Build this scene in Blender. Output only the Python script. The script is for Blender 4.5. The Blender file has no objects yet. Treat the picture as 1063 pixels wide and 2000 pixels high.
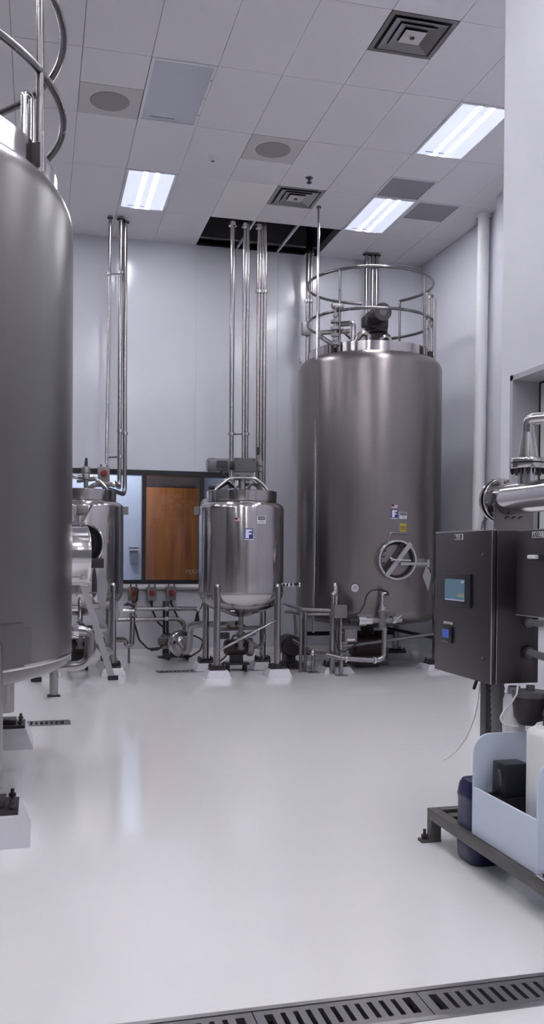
import bpy, bmesh, math, random
from mathutils import Vector, Matrix
random.seed(7)
S = bpy.context.scene
COL = S.collection
PI = math.pi
R = math.radians

# ------------------------------------------------------------------ camera
FPX, YAW, PITCH, ROLL, CX, CY, EYE = 1769.0, .2525, -.0154, .0071, 531.5, 1112.84, 1.45
Fv = Vector((math.sin(YAW)*math.cos(PITCH), math.cos(YAW)*math.cos(PITCH), math.sin(PITCH)))
Rv = Vector((math.cos(YAW), -math.sin(YAW), 0))
Uv = Rv.cross(Fv)
Rv, Uv = math.cos(ROLL)*Rv + math.sin(ROLL)*Uv, -math.sin(ROLL)*Rv + math.cos(ROLL)*Uv
cd = bpy.data.cameras.new('camera')
cam = bpy.data.objects.new('camera', cd); COL.objects.link(cam)
cam.matrix_world = Matrix(((Rv.x, Uv.x, -Fv.x, 0), (Rv.y, Uv.y, -Fv.y, 0), (Rv.z, Uv.z, -Fv.z, EYE), (0, 0, 0, 1)))
cd.sensor_fit = 'VERTICAL'; cd.sensor_height = 36; cd.sensor_width = 36
cd.lens = FPX*36/2000; cd.shift_y = (CY-1000)/2000; cd.clip_start = .05
S.camera = cam

# ------------------------------------------------------------------ world, exposure
w = bpy.data.worlds.new('world'); S.world = w; w.use_nodes = True
w.node_tree.nodes['Background'].inputs[0].default_value = (.5, .5, .55, 1)
w.node_tree.nodes['Background'].inputs[1].default_value = .05
vs = S.view_settings
vs.view_transform = 'Standard'; vs.look = 'None'; vs.gamma = 1; vs.use_curve_mapping = False
vs.exposure = 1.0
LAMP = 60.0          # radiance of the tubes inside each lit troffer

def W(px, py, y):
    """world point on the plane at depth y"""
    d = Fv + Rv*((px-CX)/FPX) - Uv*((py-CY)/FPX)
    return Vector((0, 0, EYE)) + d*(y/d.y)

# ------------------------------------------------------------------ materials
MATS = {}
def mat(name, col, rough=.5, metal=0., noise=0., nscale=8., bump=0., bscale=60., stretch=(1, 1, 1), aniso=0., arot=.25,
        emit=0., ecol=None, trans=0., coat=0., spec=.5, rvar=0.):
    m = bpy.data.materials.new(name); m.use_nodes = True
    nt = m.node_tree; b = nt.nodes['Principled BSDF']
    b.inputs['Base Color'].default_value = (*col, 1); b.inputs['Roughness'].default_value = rough
    b.inputs['Metallic'].default_value = metal; b.inputs['Specular IOR Level'].default_value = spec
    b.inputs['Transmission Weight'].default_value = trans; b.inputs['Coat Weight'].default_value = coat
    if coat: b.inputs['Coat Roughness'].default_value = .12
    tc = nt.nodes.new('ShaderNodeTexCoord'); mp = nt.nodes.new('ShaderNodeMapping')
    mp.inputs['Scale'].default_value = stretch
    nt.links.new(tc.outputs['Object'], mp.inputs['Vector'])
    n = nt.nodes.new('ShaderNodeTexNoise'); n.inputs['Scale'].default_value = nscale; n.inputs['Detail'].default_value = 4
    nt.links.new(mp.outputs[0], n.inputs['Vector'])
    if noise:
        r = nt.nodes.new('ShaderNodeMix'); r.data_type = 'RGBA'
        r.inputs['A'].default_value = (*[c*(1-noise) for c in col], 1)
        r.inputs['B'].default_value = (*[min(1, c*(1+noise)) for c in col], 1)
        nt.links.new(n.outputs['Fac'], r.inputs['Factor']); nt.links.new(r.outputs['Result'], b.inputs['Base Color'])
    if rvar:
        q = nt.nodes.new('ShaderNodeMapRange'); q.inputs['To Min'].default_value = max(.02, rough-rvar); q.inputs['To Max'].default_value = rough+rvar
        nt.links.new(n.outputs['Fac'], q.inputs['Value']); nt.links.new(q.outputs[0], b.inputs['Roughness'])
    if bump:
        n2 = nt.nodes.new('ShaderNodeTexNoise'); n2.inputs['Scale'].default_value = bscale; n2.inputs['Detail'].default_value = 3
        nt.links.new(mp.outputs[0], n2.inputs['Vector'])
        bp = nt.nodes.new('ShaderNodeBump'); bp.inputs['Strength'].default_value = bump; bp.inputs['Distance'].default_value = .01
        nt.links.new(n2.outputs['Fac'], bp.inputs['Height']); nt.links.new(bp.outputs[0], b.inputs['Normal'])
    if aniso:
        b.inputs['Anisotropic'].default_value = aniso; b.inputs['Anisotropic Rotation'].default_value = arot
        t = nt.nodes.new('ShaderNodeTangent'); t.direction_type = 'RADIAL'; t.axis = 'Z'
        nt.links.new(t.outputs[0], b.inputs['Tangent'])
    if emit:
        b.inputs['Emission Color'].default_value = (*(ecol or col), 1); b.inputs['Emission Strength'].default_value = emit
    MATS[name] = m
    return m

mat('tank_steel', (.255, .232, .23), .33, 1, noise=.06, nscale=3, stretch=(6, 6, .25), aniso=.5, rvar=.04)
mat('vessel_steel', (.47, .45, .452), .17, 1, noise=.07, nscale=4, stretch=(8, 8, .25), aniso=.85, rvar=.05)
mat('polished', (.66, .645, .65), .16, 1, noise=.05, nscale=6, rvar=.04)
mat('pipe_steel', (.37, .352, .355), .22, 1, noise=.06, nscale=10, rvar=.06)
mat('rail_steel', (.21, .20, .205), .26, 1, noise=.06, nscale=10, rvar=.06)
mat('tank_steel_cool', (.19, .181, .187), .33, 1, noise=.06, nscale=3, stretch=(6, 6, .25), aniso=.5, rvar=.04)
mat('dull_steel', (.28, .268, .268), .42, 1, noise=.1, nscale=14, rvar=.06)
mat('cabinet_steel', (.10, .088, .094), .38, .85, noise=.06, nscale=5, stretch=(10, 10, .6), rvar=.05)
mat('cabinet_edge', (.62, .60, .62), .3, 1, noise=.05)
mat('skid_steel', (.15, .145, .14), .5, .7, noise=.2, nscale=18, bump=.15)
mat('tag_grey', (.30, .295, .31), .5, .3, noise=.06)
mat('aluminium', (.46, .455, .48), .42, .9, noise=.06, nscale=20)
mat('wall_panel', (.68, .685, .75), .16, 0, noise=.02, nscale=1.2, bump=.03, bscale=1.5, spec=.5)
mat('wall_paint', (.72, .72, .77), .42, 0, noise=.02, nscale=2)
mat('wall_far', (.25, .245, .265), .45, 0, noise=.03, nscale=2)
mat('ceiling_tile', (.74, .725, .75), .75, 0, noise=.02, nscale=30, bump=.04, bscale=200)
mat('ceiling_tile_new', (.82, .80, .80), .7, 0, noise=.02, nscale=30)
mat('ceiling_dark', (.16, .155, .17), .9, 0, noise=.1)
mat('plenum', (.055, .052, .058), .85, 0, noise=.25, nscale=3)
mat('tbar', (.72, .71, .74), .5, 0, noise=.02)
mat('floor_epoxy', (.88, .87, .88), .085, 0, noise=.025, nscale=1.1, bump=.025, bscale=2.2, coat=.4, rvar=.035)
mat('curb', (.70, .70, .74), .35, 0, noise=.04, nscale=12, bump=.2, bscale=20)
mat('black_frame', (.012, .011, .014), .35, 0, noise=.2)
mat('rubber', (.014, .013, .015), .5, 0, noise=.2, nscale=20)
mat('black_plastic', (.016, .016, .022), .35, 0, noise=.2, nscale=20)
mat('dark_iron', (.05, .045, .05), .45, .5, noise=.3, nscale=20)
mat('grey_paint', (.095, .098, .105), .42, 0, noise=.05, nscale=10)
mat('motor_grey', (.115, .125, .14), .42, 0, noise=.06, nscale=10)
mat('box_grey', (.20, .185, .185), .4, .4, noise=.05, nscale=10)
mat('red_knob', (.22, .012, .014), .35, 0, noise=.1)
mat('copper', (.26, .09, .04), .4, .5, noise=.1)
mat('white_plastic', (.78, .78, .80), .38, 0, noise=.02, nscale=6)
mat('canister', (.86, .86, .86), .42, 0, noise=.03, nscale=5)
mat('tray_plastic', (.74, .83, .96), .45, 0, noise=.03, nscale=4)
mat('blue_jug', (.006, .010, .065), .32, 0, noise=.15, nscale=6)
mat('sticker_blue', (.015, .03, .25), .4, 0, noise=.05)
mat('sticker_white', (.75, .75, .80), .4, 0, noise=.02)
mat('sticker_black', (.03, .028, .03), .4, 0, noise=.1)
mat('sticker_grey', (.38, .37, .38), .4, 0, noise=.05)
mat('sticker_red', (.45, .12, .17), .4, 0, noise=.05)
mat('sticker_yellow', (.50, .42, .04), .4, 0, noise=.1, nscale=60)
mat('etched', (.30, .27, .26), .6, 0, noise=.05)
mat('vent_grey', (.27, .265, .29), .6, 0, noise=.05)
mat('diffuser_metal', (.33, .32, .33), .32, .85, noise=.08, nscale=6)
mat('speaker_grille', (.30, .285, .31), .8, 0, noise=.06, nscale=60)
mat('speaker_tile', (.55, .53, .54), .7, 0, noise=.03)
mat('lens_off', (.52, .53, .60), .25, 0, noise=.03, nscale=40, bump=.1, bscale=400)
mat('screen_teal', (.05, .11, .16), .15, 0, emit=.16, ecol=(.10, .19, .25), noise=.1)
mat('screen_pale', (.2, .2, .27), .2, 0, emit=.22, ecol=(.33, .34, .45), noise=.1)
mat('screen_olive', (.2, .2, .12), .2, 0, emit=.14, ecol=(.22, .25, .2), noise=.1)
mat('screen_blue', (.02, .06, .3), .15, 0, emit=.2, ecol=(.04, .10, .45), noise=.1)
mat('corridor_wall', (.62, .66, .76), .5, 0, noise=.02)
mat('hose_grey', (.20, .195, .20), .5, 0, noise=.1)
mat('wire_white', (.75, .75, .76), .4, 0, noise=.03)
mat('burgundy_motor', (.045, .018, .02), .45, 0, noise=.15)
# wood
m = mat('wood', (.20, .075, .03), .35, 0)
nt = m.node_tree; b = nt.nodes['Principled BSDF']
tc = nt.nodes.new('ShaderNodeTexCoord'); mp = nt.nodes.new('ShaderNodeMapping'); mp.inputs['Scale'].default_value = (9, 9, .7)
nz = nt.nodes.new('ShaderNodeTexNoise'); nz.inputs['Scale'].default_value = 1.2; nz.inputs['Detail'].default_value = 6; nz.inputs['Distortion'].default_value = .6
cr = nt.nodes.new('ShaderNodeValToRGB')
cr.color_ramp.elements[0].position = .3; cr.color_ramp.elements[0].color = (.23, .058, .012, 1)
cr.color_ramp.elements[1].position = .75; cr.color_ramp.elements[1].color = (.44, .165, .03, 1)
nt.links.new(tc.outputs['Object'], mp.inputs[0]); nt.links.new(mp.outputs[0], nz.inputs['Vector'])
nt.links.new(nz.outputs['Fac'], cr.inputs[0]); nt.links.new(cr.outputs[0], b.inputs['Base Color'])
# clear window pane: transparent with a Fresnel mirror
m = bpy.data.materials.new('pane'); m.use_nodes = True; nt = m.node_tree
for n_ in list(nt.nodes): nt.nodes.remove(n_)
o_ = nt.nodes.new('ShaderNodeOutputMaterial'); mx = nt.nodes.new('ShaderNodeMixShader'); tr = nt.nodes.new('ShaderNodeBsdfTransparent')
gl = nt.nodes.new('ShaderNodeBsdfGlossy'); gl.inputs['Roughness'].default_value = .02; fr = nt.nodes.new('ShaderNodeFresnel'); fr.inputs[0].default_value = 1.45
tr.inputs[0].default_value = (.93, .94, .96, 1)
nt.links.new(fr.outputs[0], mx.inputs[0]); nt.links.new(tr.outputs[0], mx.inputs[1]); nt.links.new(gl.outputs[0], mx.inputs[2]); nt.links.new(mx.outputs[0], o_.inputs[0])
MATS['pane'] = m
# troffer lens: bluish prismatic cover with two bright tubes behind it
m = bpy.data.materials.new('lens_lit'); m.use_nodes = True; nt = m.node_tree; b = nt.nodes['Principled BSDF']
b.inputs['Base Color'].default_value = (.7, .72, .8, 1); b.inputs['Roughness'].default_value = .3
tc = nt.nodes.new('ShaderNodeTexCoord'); sx = nt.nodes.new('ShaderNodeSeparateXYZ'); nt.links.new(tc.outputs['Object'], sx.inputs[0])
ab = nt.nodes.new('ShaderNodeMath'); ab.operation = 'ABSOLUTE'; nt.links.new(sx.outputs[0], ab.inputs[0])
sb = nt.nodes.new('ShaderNodeMath'); sb.operation = 'SUBTRACT'; sb.inputs[1].default_value = .068; nt.links.new(ab.outputs[0], sb.inputs[0])
a2 = nt.nodes.new('ShaderNodeMath'); a2.operation = 'ABSOLUTE'; nt.links.new(sb.outputs[0], a2.inputs[0])
mr = nt.nodes.new('ShaderNodeMapRange'); mr.interpolation_type = 'SMOOTHERSTEP'
mr.inputs['From Min'].default_value = .011; mr.inputs['From Max'].default_value = .030
mr.inputs['To Min'].default_value = LAMP; mr.inputs['To Max'].default_value = .42
nt.links.new(a2.outputs[0], mr.inputs['Value']); nt.links.new(mr.outputs[0], b.inputs['Emission Strength'])
mc = nt.nodes.new('ShaderNodeMix'); mc.data_type = 'RGBA'; mc.inputs['A'].default_value = (.97, .955, 1, 1); mc.inputs['B'].default_value = (.66, .72, 1, 1)
mr2 = nt.nodes.new('ShaderNodeMapRange'); mr2.inputs['From Min'].default_value = .015; mr2.inputs['From Max'].default_value = .04
nt.links.new(a2.outputs[0], mr2.inputs['Value']); nt.links.new(mr2.outputs[0], mc.inputs['Factor'])
nt.links.new(mc.outputs['Result'], b.inputs['Emission Color'])
MATS['lens_lit'] = m

# ------------------------------------------------------------------ mesh builder
def bez(pts, rad, seg=6):
    """polyline with rounded corners"""
    P = [Vector(p) for p in pts]; out = [P[0]]
    for i in range(1, len(P)-1):
        a, b_, c = P[i-1], P[i], P[i+1]
        u = (a-b_); v = (c-b_); lu, lv = u.length, v.length
        if lu < 1e-6 or lv < 1e-6: continue
        u.normalize(); v.normalize()
        ang = u.angle(v)
        if ang > PI-.03 or rad <= 0: out.append(b_); continue
        k = min(rad/math.tan(ang/2), lu*.49, lv*.49)
        p0, p1 = b_+u*k, b_+v*k
        for s in range(seg+1):
            t = s/seg; out.append((1-t)**2*p0 + 2*t*(1-t)*b_ + t*t*p1)
    out.append(P[-1]); return out

class MB:
    def __init__(s): s.v = []; s.f = []
    def add(s, vs, fs):
        n = len(s.v); s.v += [Vector(v) for v in vs]; s.f += [[n+i for i in f] for f in fs]; return s
    def box(s, c, d, rz=0, bevel=0, M=None):
        x, y, z = d[0]/2, d[1]/2, d[2]/2
        if bevel:
            bm = bmesh.new(); bmesh.ops.create_cube(bm, size=1)
            for v in bm.verts: v.co = Vector((v.co.x*d[0], v.co.y*d[1], v.co.z*d[2]))
            bmesh.ops.bevel(bm, geom=bm.edges[:], offset=bevel, segments=2, profile=.6, affect='EDGES')
            bm.verts.index_update()
            vs = [v.co.copy() for v in bm.verts]; fs = [[v.index for v in f.verts] for f in bm.faces]; bm.free()
        else:
            vs = [Vector((i*x, j*y, k*z)) for i in (-1, 1) for j in (-1, 1) for k in (-1, 1)]
            fs = [(0, 1, 3, 2), (4, 6, 7, 5), (0, 4, 5, 1), (2, 3, 7, 6), (0, 2, 6, 4), (1, 5, 7, 3)]
        T = Matrix.Translation(Vector(c)) @ Matrix.Rotation(rz, 4, 'Z') if M is None else M @ Matrix.Translation(Vector(c)) @ Matrix.Rotation(rz, 4, 'Z')
        return s.add([T @ v for v in vs], fs)
    def bb(s, a, b, bevel=0):
        a, b = Vector(a), Vector(b)
        return s.box((a+b)/2, [abs(t) for t in (b-a)], bevel=bevel)
    def tube(s, pts, r, n=12, bend=0, seg=6, caps=True):
        P = bez(pts, bend, seg) if len(pts) > 2 and bend else [Vector(p) for p in pts]
        rr = r if isinstance(r, (list, tuple)) else [r]*len(P)
        t0 = (P[1]-P[0]).normalized()
        up = Vector((0, 0, 1)) if abs(t0.z) < .9 else Vector((1, 0, 0))
        nrm = t0.cross(up).normalized(); prev = t0; vs = []; N = len(P)
        for i, p in enumerate(P):
            t = ((P[min(i+1, N-1)]-P[i]).normalized() + (P[i]-P[max(i-1, 0)]).normalized())
            t = t.normalized() if t.length > 1e-6 else prev
            q = prev.rotation_difference(t); nrm = (q @ nrm); nrm = (nrm - t*nrm.dot(t)).normalized(); prev = t
            bn = t.cross(nrm)
            for k in range(n):
                a = 2*PI*k/n; vs.append(p + (nrm*math.cos(a)+bn*math.sin(a))*rr[i])
        fs = [(i*n+k, i*n+(k+1) % n, (i+1)*n+(k+1) % n, (i+1)*n+k) for i in range(N-1) for k in range(n)]
        if caps: fs += [list(range(n))[::-1], [(N-1)*n+k for k in range(n)]]
        return s.add(vs, fs)
    def cyl(s, a, b, r, n=20): return s.tube([a, b], r, n)
    def cone(s, a, b, r0, r1, n=20): return s.tube([a, b], [r0, r1], n)
    def lathe(s, prof, n=48, c=(0, 0, 0), M=None):
        """prof: (radius, height) pairs about local z"""
        vs = []; fs = []; idx = []
        for r, z in prof:
            if r < 1e-6: idx.append([len(vs)]); vs.append(Vector((0, 0, z)))
            else:
                idx.append(list(range(len(vs), len(vs)+n)))
                vs += [Vector((r*math.cos(2*PI*k/n), r*math.sin(2*PI*k/n), z)) for k in range(n)]
        for A, B in zip(idx, idx[1:]):
            for k in range(n):
                k2 = (k+1) % n
                if len(A) == 1 and len(B) == 1: continue
                if len(A) == 1: fs.append((A[0], B[k2], B[k]))
                elif len(B) == 1: fs.append((A[k], A[k2], B[0]))
                else: fs.append((A[k], A[k2], B[k2], B[k]))
        T = Matrix.Translation(Vector(c)) if M is None else M
        return s.add([T @ v for v in vs], fs)
    def arc(s, c, rad, r, a0=0, a1=360, n=64, m=10):
        full = abs(a1-a0) >= 359.9
        pts = [Vector(c)+Vector((rad*math.cos(R(a0+(a1-a0)*k/n)), rad*math.sin(R(a0+(a1-a0)*k/n)), 0)) for k in range(n+1)]
        return s.tube(pts, r, m, caps=not full)
    def prism(s, poly, t, M):
        """poly: (x,z) outline in local plane, thickness t along local +y"""
        n = len(poly)
        vs = [Vector((x, 0, z)) for x, z in poly] + [Vector((x, t, z)) for x, z in poly]
        fs = [list(range(n)), list(range(n, 2*n))[::-1]] + [(i, n+i, n+(i+1) % n, (i+1) % n) for i in range(n)]
        return s.add([M @ v for v in vs], fs)
    def xf(s, M): s.v = [M @ v for v in s.v]; return s
    def build(s, name, material, parent=None, sharp=38, label=None):
        if parent is None:
            xs = [v.x for v in s.v]; ys = [v.y for v in s.v]
            o0 = Vector(((min(xs)+max(xs))/2, (min(ys)+max(ys))/2, min(v.z for v in s.v)))
        else: o0 = Vector(WP[parent.name])
        me = bpy.data.meshes.new(name)
        me.from_pydata([tuple(v-o0) for v in s.v], [], s.f); me.update()
        bm = bmesh.new(); bm.from_mesh(me); bmesh.ops.recalc_face_normals(bm, faces=bm.faces[:]); bm.to_mesh(me); bm.free()
        for p in me.polygons: p.use_smooth = True
        me.set_sharp_from_angle(angle=R(sharp))
        me.materials.append(MATS[material])
        o = bpy.data.objects.new(name, me); COL.objects.link(o)
        if parent is None: o.location = o0
        else: o.parent = parent
        WP[o.name] = tuple(o0)
        if label: o['label'] = label
        return o
WP = {}
def thing(name, label, cat, loc=(0, 0, 0), group=None):
    o = bpy.data.objects.new(name, None); COL.objects.link(o); o.location = loc; o.empty_display_size = .1
    WP[o.name] = tuple(loc); return tag(o, label, cat, group)
def tag(o, label, cat, group=None):
    o['label'] = label; o['category'] = cat
    if group: o['group'] = group
    return o
def struct(o, label=None):
    o['kind'] = 'structure'
    if label: o['label'] = label
    return o
def copy_tree(o, parent=None):
    c = o.copy(); COL.objects.link(c); c.parent = parent; WP[c.name] = WP[o.name]
    for ch in o.children: copy_tree(ch, c)
    return c
def frame_at(c, ang, r, z):
    """local frame on a cylinder: x to the right seen from outside, -y outward, z up"""
    n = Vector((math.cos(ang), math.sin(ang), 0)); t = Vector((0, 0, 1)).cross(n)
    p = Vector((c[0]+r*n.x, c[1]+r*n.y, z))
    return Matrix(((t.x, -n.x, 0, p.x), (t.y, -n.y, 0, p.y), (t.z, -n.z, 1, p.z), (0, 0, 0, 1)))
def text_mb(body, size, M, extr=.0006):
    """lettering as flat mesh in the local x-z plane, centred"""
    cu = bpy.data.curves.new('lettering', 'FONT'); cu.body = body; cu.size = size; cu.align_x = 'CENTER'; cu.align_y = 'CENTER'
    cu.extrude = extr; cu.resolution_u = 3
    o = bpy.data.objects.new('lettering', cu); COL.objects.link(o)
    bpy.context.view_layer.update()
    me = bpy.data.meshes.new_from_object(o.evaluated_get(bpy.context.evaluated_depsgraph_get()))
    mb = MB(); mb.add([M @ Vector((v.co.x, -v.co.z, v.co.y)) for v in me.vertices], [list(p.vertices) for p in me.polygons])
    bpy.data.objects.remove(o); bpy.data.meshes.remove(me); bpy.data.curves.remove(cu)
    return mb
def wrap(mb, c, ang, r):
    """bend local (x right, y in, z) geometry on to a cylinder"""
    for v in mb.v:
        a = ang + v.x/r; q = r - v.y
        v.x, v.y = c[0]+q*math.cos(a), c[1]+q*math.sin(a)
    return mb
def patch(w_, h_, t=.002, x=0, z=0, nx=6, y=0):
    """thin plate subdivided along x, front at -t"""
    mb = MB()
    for i in range(nx):
        a, b_ = -w_/2+w_*i/nx, -w_/2+w_*(i+1)/nx
        mb.bb((x+a, y-t, z-h_/2), (x+b_, y, z+h_/2))
    return mb

# ------------------------------------------------------------------ room
G = .6096; GX0 = .976; GY0 = 8.2522; ZC = 5.941
YW = 13.05; XR = 5.72; XN = 3.05; YN = 5.6; XL = -5.6; YB = -5.0
gx = lambda i: GX0+i*G
gy = lambda j: min(GY0+j*G, YW)

def rect_slab(xs, ys, holes, z0, z1, mb=None):
    mb = mb or MB()
    for a, b_ in zip(xs, xs[1:]):
        for c, d in zip(ys, ys[1:]):
            mx_, my_ = (a+b_)/2, (c+d)/2
            if any(h[0] < mx_ < h[1] and h[2] < my_ < h[3] for h in holes): continue
            mb.bb((a, c, z0), (b_, d, z1))
    return mb
D1 = (-1.6, 2.92, 2.595, 2.80); D2 = (-2.4, .27, 7.87, 8.10); D3 = (1.42, 3.36, 11.09, 11.32)
drains = [D1, D2, D3]
xs = sorted({XL, XR+.2, *[d[0] for d in drains], *[d[1] for d in drains]}); ys = sorted({YB, YW+.2, *[d[2] for d in drains], *[d[3] for d in drains]})
struct(rect_slab(xs, ys, drains, -.12, 0).build('floor', 'floor_epoxy'), 'glossy white epoxy floor')
def drain(d, pitch, slot, sec, label, rim, secgap=.03, mid=True):
    x0, x1, y0, y1 = d
    t = thing('trench_drain', label, 'drain', ((x0+x1)/2, (y0+y1)/2, 0))
    MB().bb((x0, y0, -.11), (x1, y1, -.09)).build('channel', 'rubber', t)
    f = MB(); f.bb((x0, y1-rim, -.09), (x1, y1, .004)); f.bb((x0, y0, -.09), (x1, y0+rim, .004)); f.bb((x0, y0+rim, -.09), (x0+rim, y1-rim, .004)); f.bb((x1-rim, y0+rim, -.09), (x1, y1-rim, .004))
    f.build('frame', 'diffuser_metal', t)
    k = int((x1-x0-2*rim)//sec); x = x0+rim
    L = (x1-x0-2*rim)/k
    for i in range(k):
        a, b_ = x+i*L+.002, x+(i+1)*L-.002
        g = MB(); ya, yb = y0+rim+.004, y1-rim-.004; e = (yb-ya)*.17
        g.bb((a, ya, -.02), (b_, ya+e, .002)); g.bb((a, yb-e, -.02), (b_, yb, .002))
        g.bb((a, ya+e, -.02), (a+secgap, yb-e, .002)); g.bb((b_-secgap, ya+e, -.02), (b_, yb-e, .002))
        n = int((b_-a-2*secgap)//pitch); p = (b_-a-2*secgap)/n
        for j in range(n):
            xx = a+secgap+j*p
            if j: g.bb((xx-(p-slot)/2, ya+e, -.02), (xx+(p-slot)/2, yb-e, .002))
        g.build('grate', 'diffuser_metal' if d is not D1 else 'drain_steel', t)
    return t
mat('drain_steel', (.20, .19, .21), .4, .6, noise=.1, nscale=12)
drain(D1, .040, .017, .5, 'long slotted floor drain crossing the floor nearest the viewer', .022)
drain(D2, .040, .021, .5, 'slotted floor drain ending beside the large tank on the left', .02)
drain(D3, .05, .025, .48, 'slotted floor drain under the legged vessel in the middle', .02)

# back wall with interior window
wz0, wz1 = 1.035, 2.665; wx0, wx1 = .05, 2.78
NP = []
seams = [XL, -3.9, -2.68, -1.46, -.24, .98, 2.2, 3.42, 4.64, XR+.15]
wallB = MB()
for a, b_, c, d in ((XL, XR+.15, -.1, wz0), (XL, XR+.15, wz1, ZC+.13), (XL, wx0, wz0, wz1), (wx1, XR+.15, wz0, wz1)):
    wallB.bb((a, YW+.006, c), (b_, YW+.13, d))
wallB = struct(wallB.build('wall_back', 'wall_paint'), 'white panelled back wall')
for a, b_ in zip(seams, seams[1:]):
    mb = MB()
    for z0, z1 in ((.0, wz0), (wz0, wz1), (wz1, ZC+.1)):
        if z0 == wz0:
            if a < wx0 < b_: mb.bb((a+.002, YW, z0), (wx0, YW+.006, z1))
            elif a < wx1 < b_: mb.bb((wx1, YW, z0), (b_-.002, YW+.006, z1))
            elif b_ <= wx0 or a >= wx1: mb.bb((a+.002, YW, z0), (b_-.002, YW+.006, z1))
        else: mb.bb((a+.002, YW, z0), (b_-.002, YW+.006, z1))
    mb.build('wall_panel', 'wall_panel', wallB)
struct(MB().bb((XL, YW-.012, 0), (XR, YW, .10)).build('baseboard_back', 'floor_epoxy'))
# window frame, mullions, panes
fr = MB()
fr.bb((wx0, YW-.03, wz1-.075), (wx1, YW+.13, wz1)); fr.bb((wx0, YW-.03, wz0), (wx1, YW+.13, wz0+.055))
fr.bb((wx0, YW-.03, wz0), (wx0+.05, YW+.13, wz1)); fr.bb((wx1-.05, YW-.03, wz0), (wx1, YW+.13, wz1))
win = struct(fr.build('window_1', 'black_frame'), 'black framed interior window')
MB().bb((1.435, YW-.02, wz0+.055), (1.485, YW+.11, wz1-.075)).build('mullion', 'black_frame', win)
MB().bb((2.265, YW-.02, wz0+.055), (2.335, YW+.11, wz1-.075)).build('mullion', 'black_frame', win)
for a, b_ in ((wx0+.05, 1.435), (1.485, 2.265), (2.335, wx1-.05)):
    MB().bb((a, YW+.05, wz0+.055), (b_, YW+.056, wz1-.075)).build('pane', 'pane', win)
Mt = Matrix.Translation(Vector((2.18, YW+.048, 1.205))) @ Matrix.Diagonal((-1, 1, 1, 1))
text_mb('ARM', .105, Mt).build('lettering', 'etched', win, label='mirrored etched letters on the glass')
struct(MB().bb((wx0-.05, YW-.03, wz0-.05), (wx1+.05, YW, wz0-.005)).build('trim_1', 'white_plastic'))
# corridor behind
YC = 14.45
cb = MB(); cb.bb((-1.2, YC, -.1), (4.2, YC+.1, 3.4)); struct(cb.build('wall_corridor', 'corridor_wall'))
struct(MB().bb((-1.3, YW+.13, -.1), (-1.2, YC+.1, 3.4)).build('wall_corridor_left', 'corridor_wall'))
struct(MB().bb((4.2, YW+.13, -.1), (4.3, YC+.1, 3.4)).build('wall_corridor_right', 'corridor_wall'))
struct(MB().bb((-1.3, YW+.2, -.1), (4.3, YC, 0)).build('floor_corridor', 'corridor_wall'))
struct(MB().bb((-1.3, YW+.13, 3.4), (4.3, YC+.1, 3.5)).build('ceiling_corridor', 'corridor_wall'))
la = bpy.data.lights.new('corridor_lamp', 'AREA'); la.shape = 'RECTANGLE'; la.size = 1.2; la.size_y = .5; la.energy = 16; la.color = (.84, .90, 1)
lo = bpy.data.objects.new('corridor_lamp', la); COL.objects.link(lo); lo.location = (.9, 13.75, 3.35)
# wooden door leaf in the corridor
dx0, dx1 = W(285, 1000, YC-.06).x, W(392, 1000, YC-.06).x
ztop = W(330, 951, YC-.06).z
dr = MB(); dr.bb((dx0, YC-.06, 0), (dx1, YC-.005, ztop-.012), bevel=.004)
dr = struct(dr.build('door_1', 'wood'), 'reddish brown wooden door behind the window')
mat('dark_header', (.055, .033, .022), .5, 0, noise=.1, nscale=4)
MB().bb((dx0-.01, YC-.05, ztop), (dx1+.01, YC-.005, ztop+.45)).build('header_panel', 'dark_header', dr)
dj = MB(); dj.bb((dx0-.045, YC-.07, 0), (dx0-.004, YC-.005, ztop+.45)); dj.bb((dx1+.004, YC-.07, 0), (dx1+.045, YC-.005, ztop+.45))
dj.build('door_frame', 'dark_header', dr)
# dispenser on corridor wall
a, b_ = W(256, 1068, YC-.1), W(267, 1100, YC-.1)
dt = thing('wall_dispenser', 'grey hand dispenser on the pale wall seen through the window', 'dispenser', ((a.x+b_.x)/2, YC-.1, b_.z))
MB().prism([(-.05, 0), (.05, 0), (.068, .27), (-.068, .27)], .098, Matrix.Translation(Vector(((a.x+b_.x)/2, YC-.1, b_.z)))).build('body', 'vent_grey', dt)
cx_ = (a.x+b_.x)/2
m2 = MB(); m2.bb((cx_-.07, YC-.115, b_.z+.20), (cx_+.07, YC-.1, b_.z+.225)); m2.bb((cx_-.07, YC-.115, b_.z+.25), (cx_+.07, YC-.1, b_.z+.275))
m2.build('cover_band', 'sticker_white', dt)

# right walls
wr = struct(MB().bb((XR, YN, -.1), (XR+.15, YW, ZC+.1)).build('wall_right', 'wall_panel'), 'glossy white side wall beyond the corner')
ox = W(1000, 735, 1.0); 
def onx(px, py, x):
    d = Fv + Rv*((px-CX)/FPX) - Uv*((py-CY)/FPX); return Vector((0, 0, EYE)) + d*(x/d.x)
oc = onx(1000, 735, XN); oy, oz = oc.y, oc.z
OB, OY0 = 1.0, oy-1.9
nw = MB()
for a, b_, c, d in ((YB, OY0, -.1, ZC+.1), (oy, YN, -.1, ZC+.1), (OY0, oy, -.1, OB), (OY0, oy, oz, ZC+.1)):
    nw.bb((XN, a, c), (XN+.2, b_, d))
struct(nw.build('wall_near', 'wall_paint'), 'smooth white wall nearest the viewer on the right')
struct(MB().bb((XN+.2, YN-.15, -.1), (XR+.15, YN, ZC+.1)).build('wall_return', 'wall_paint'))
rv = MB(); e = .035
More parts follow.
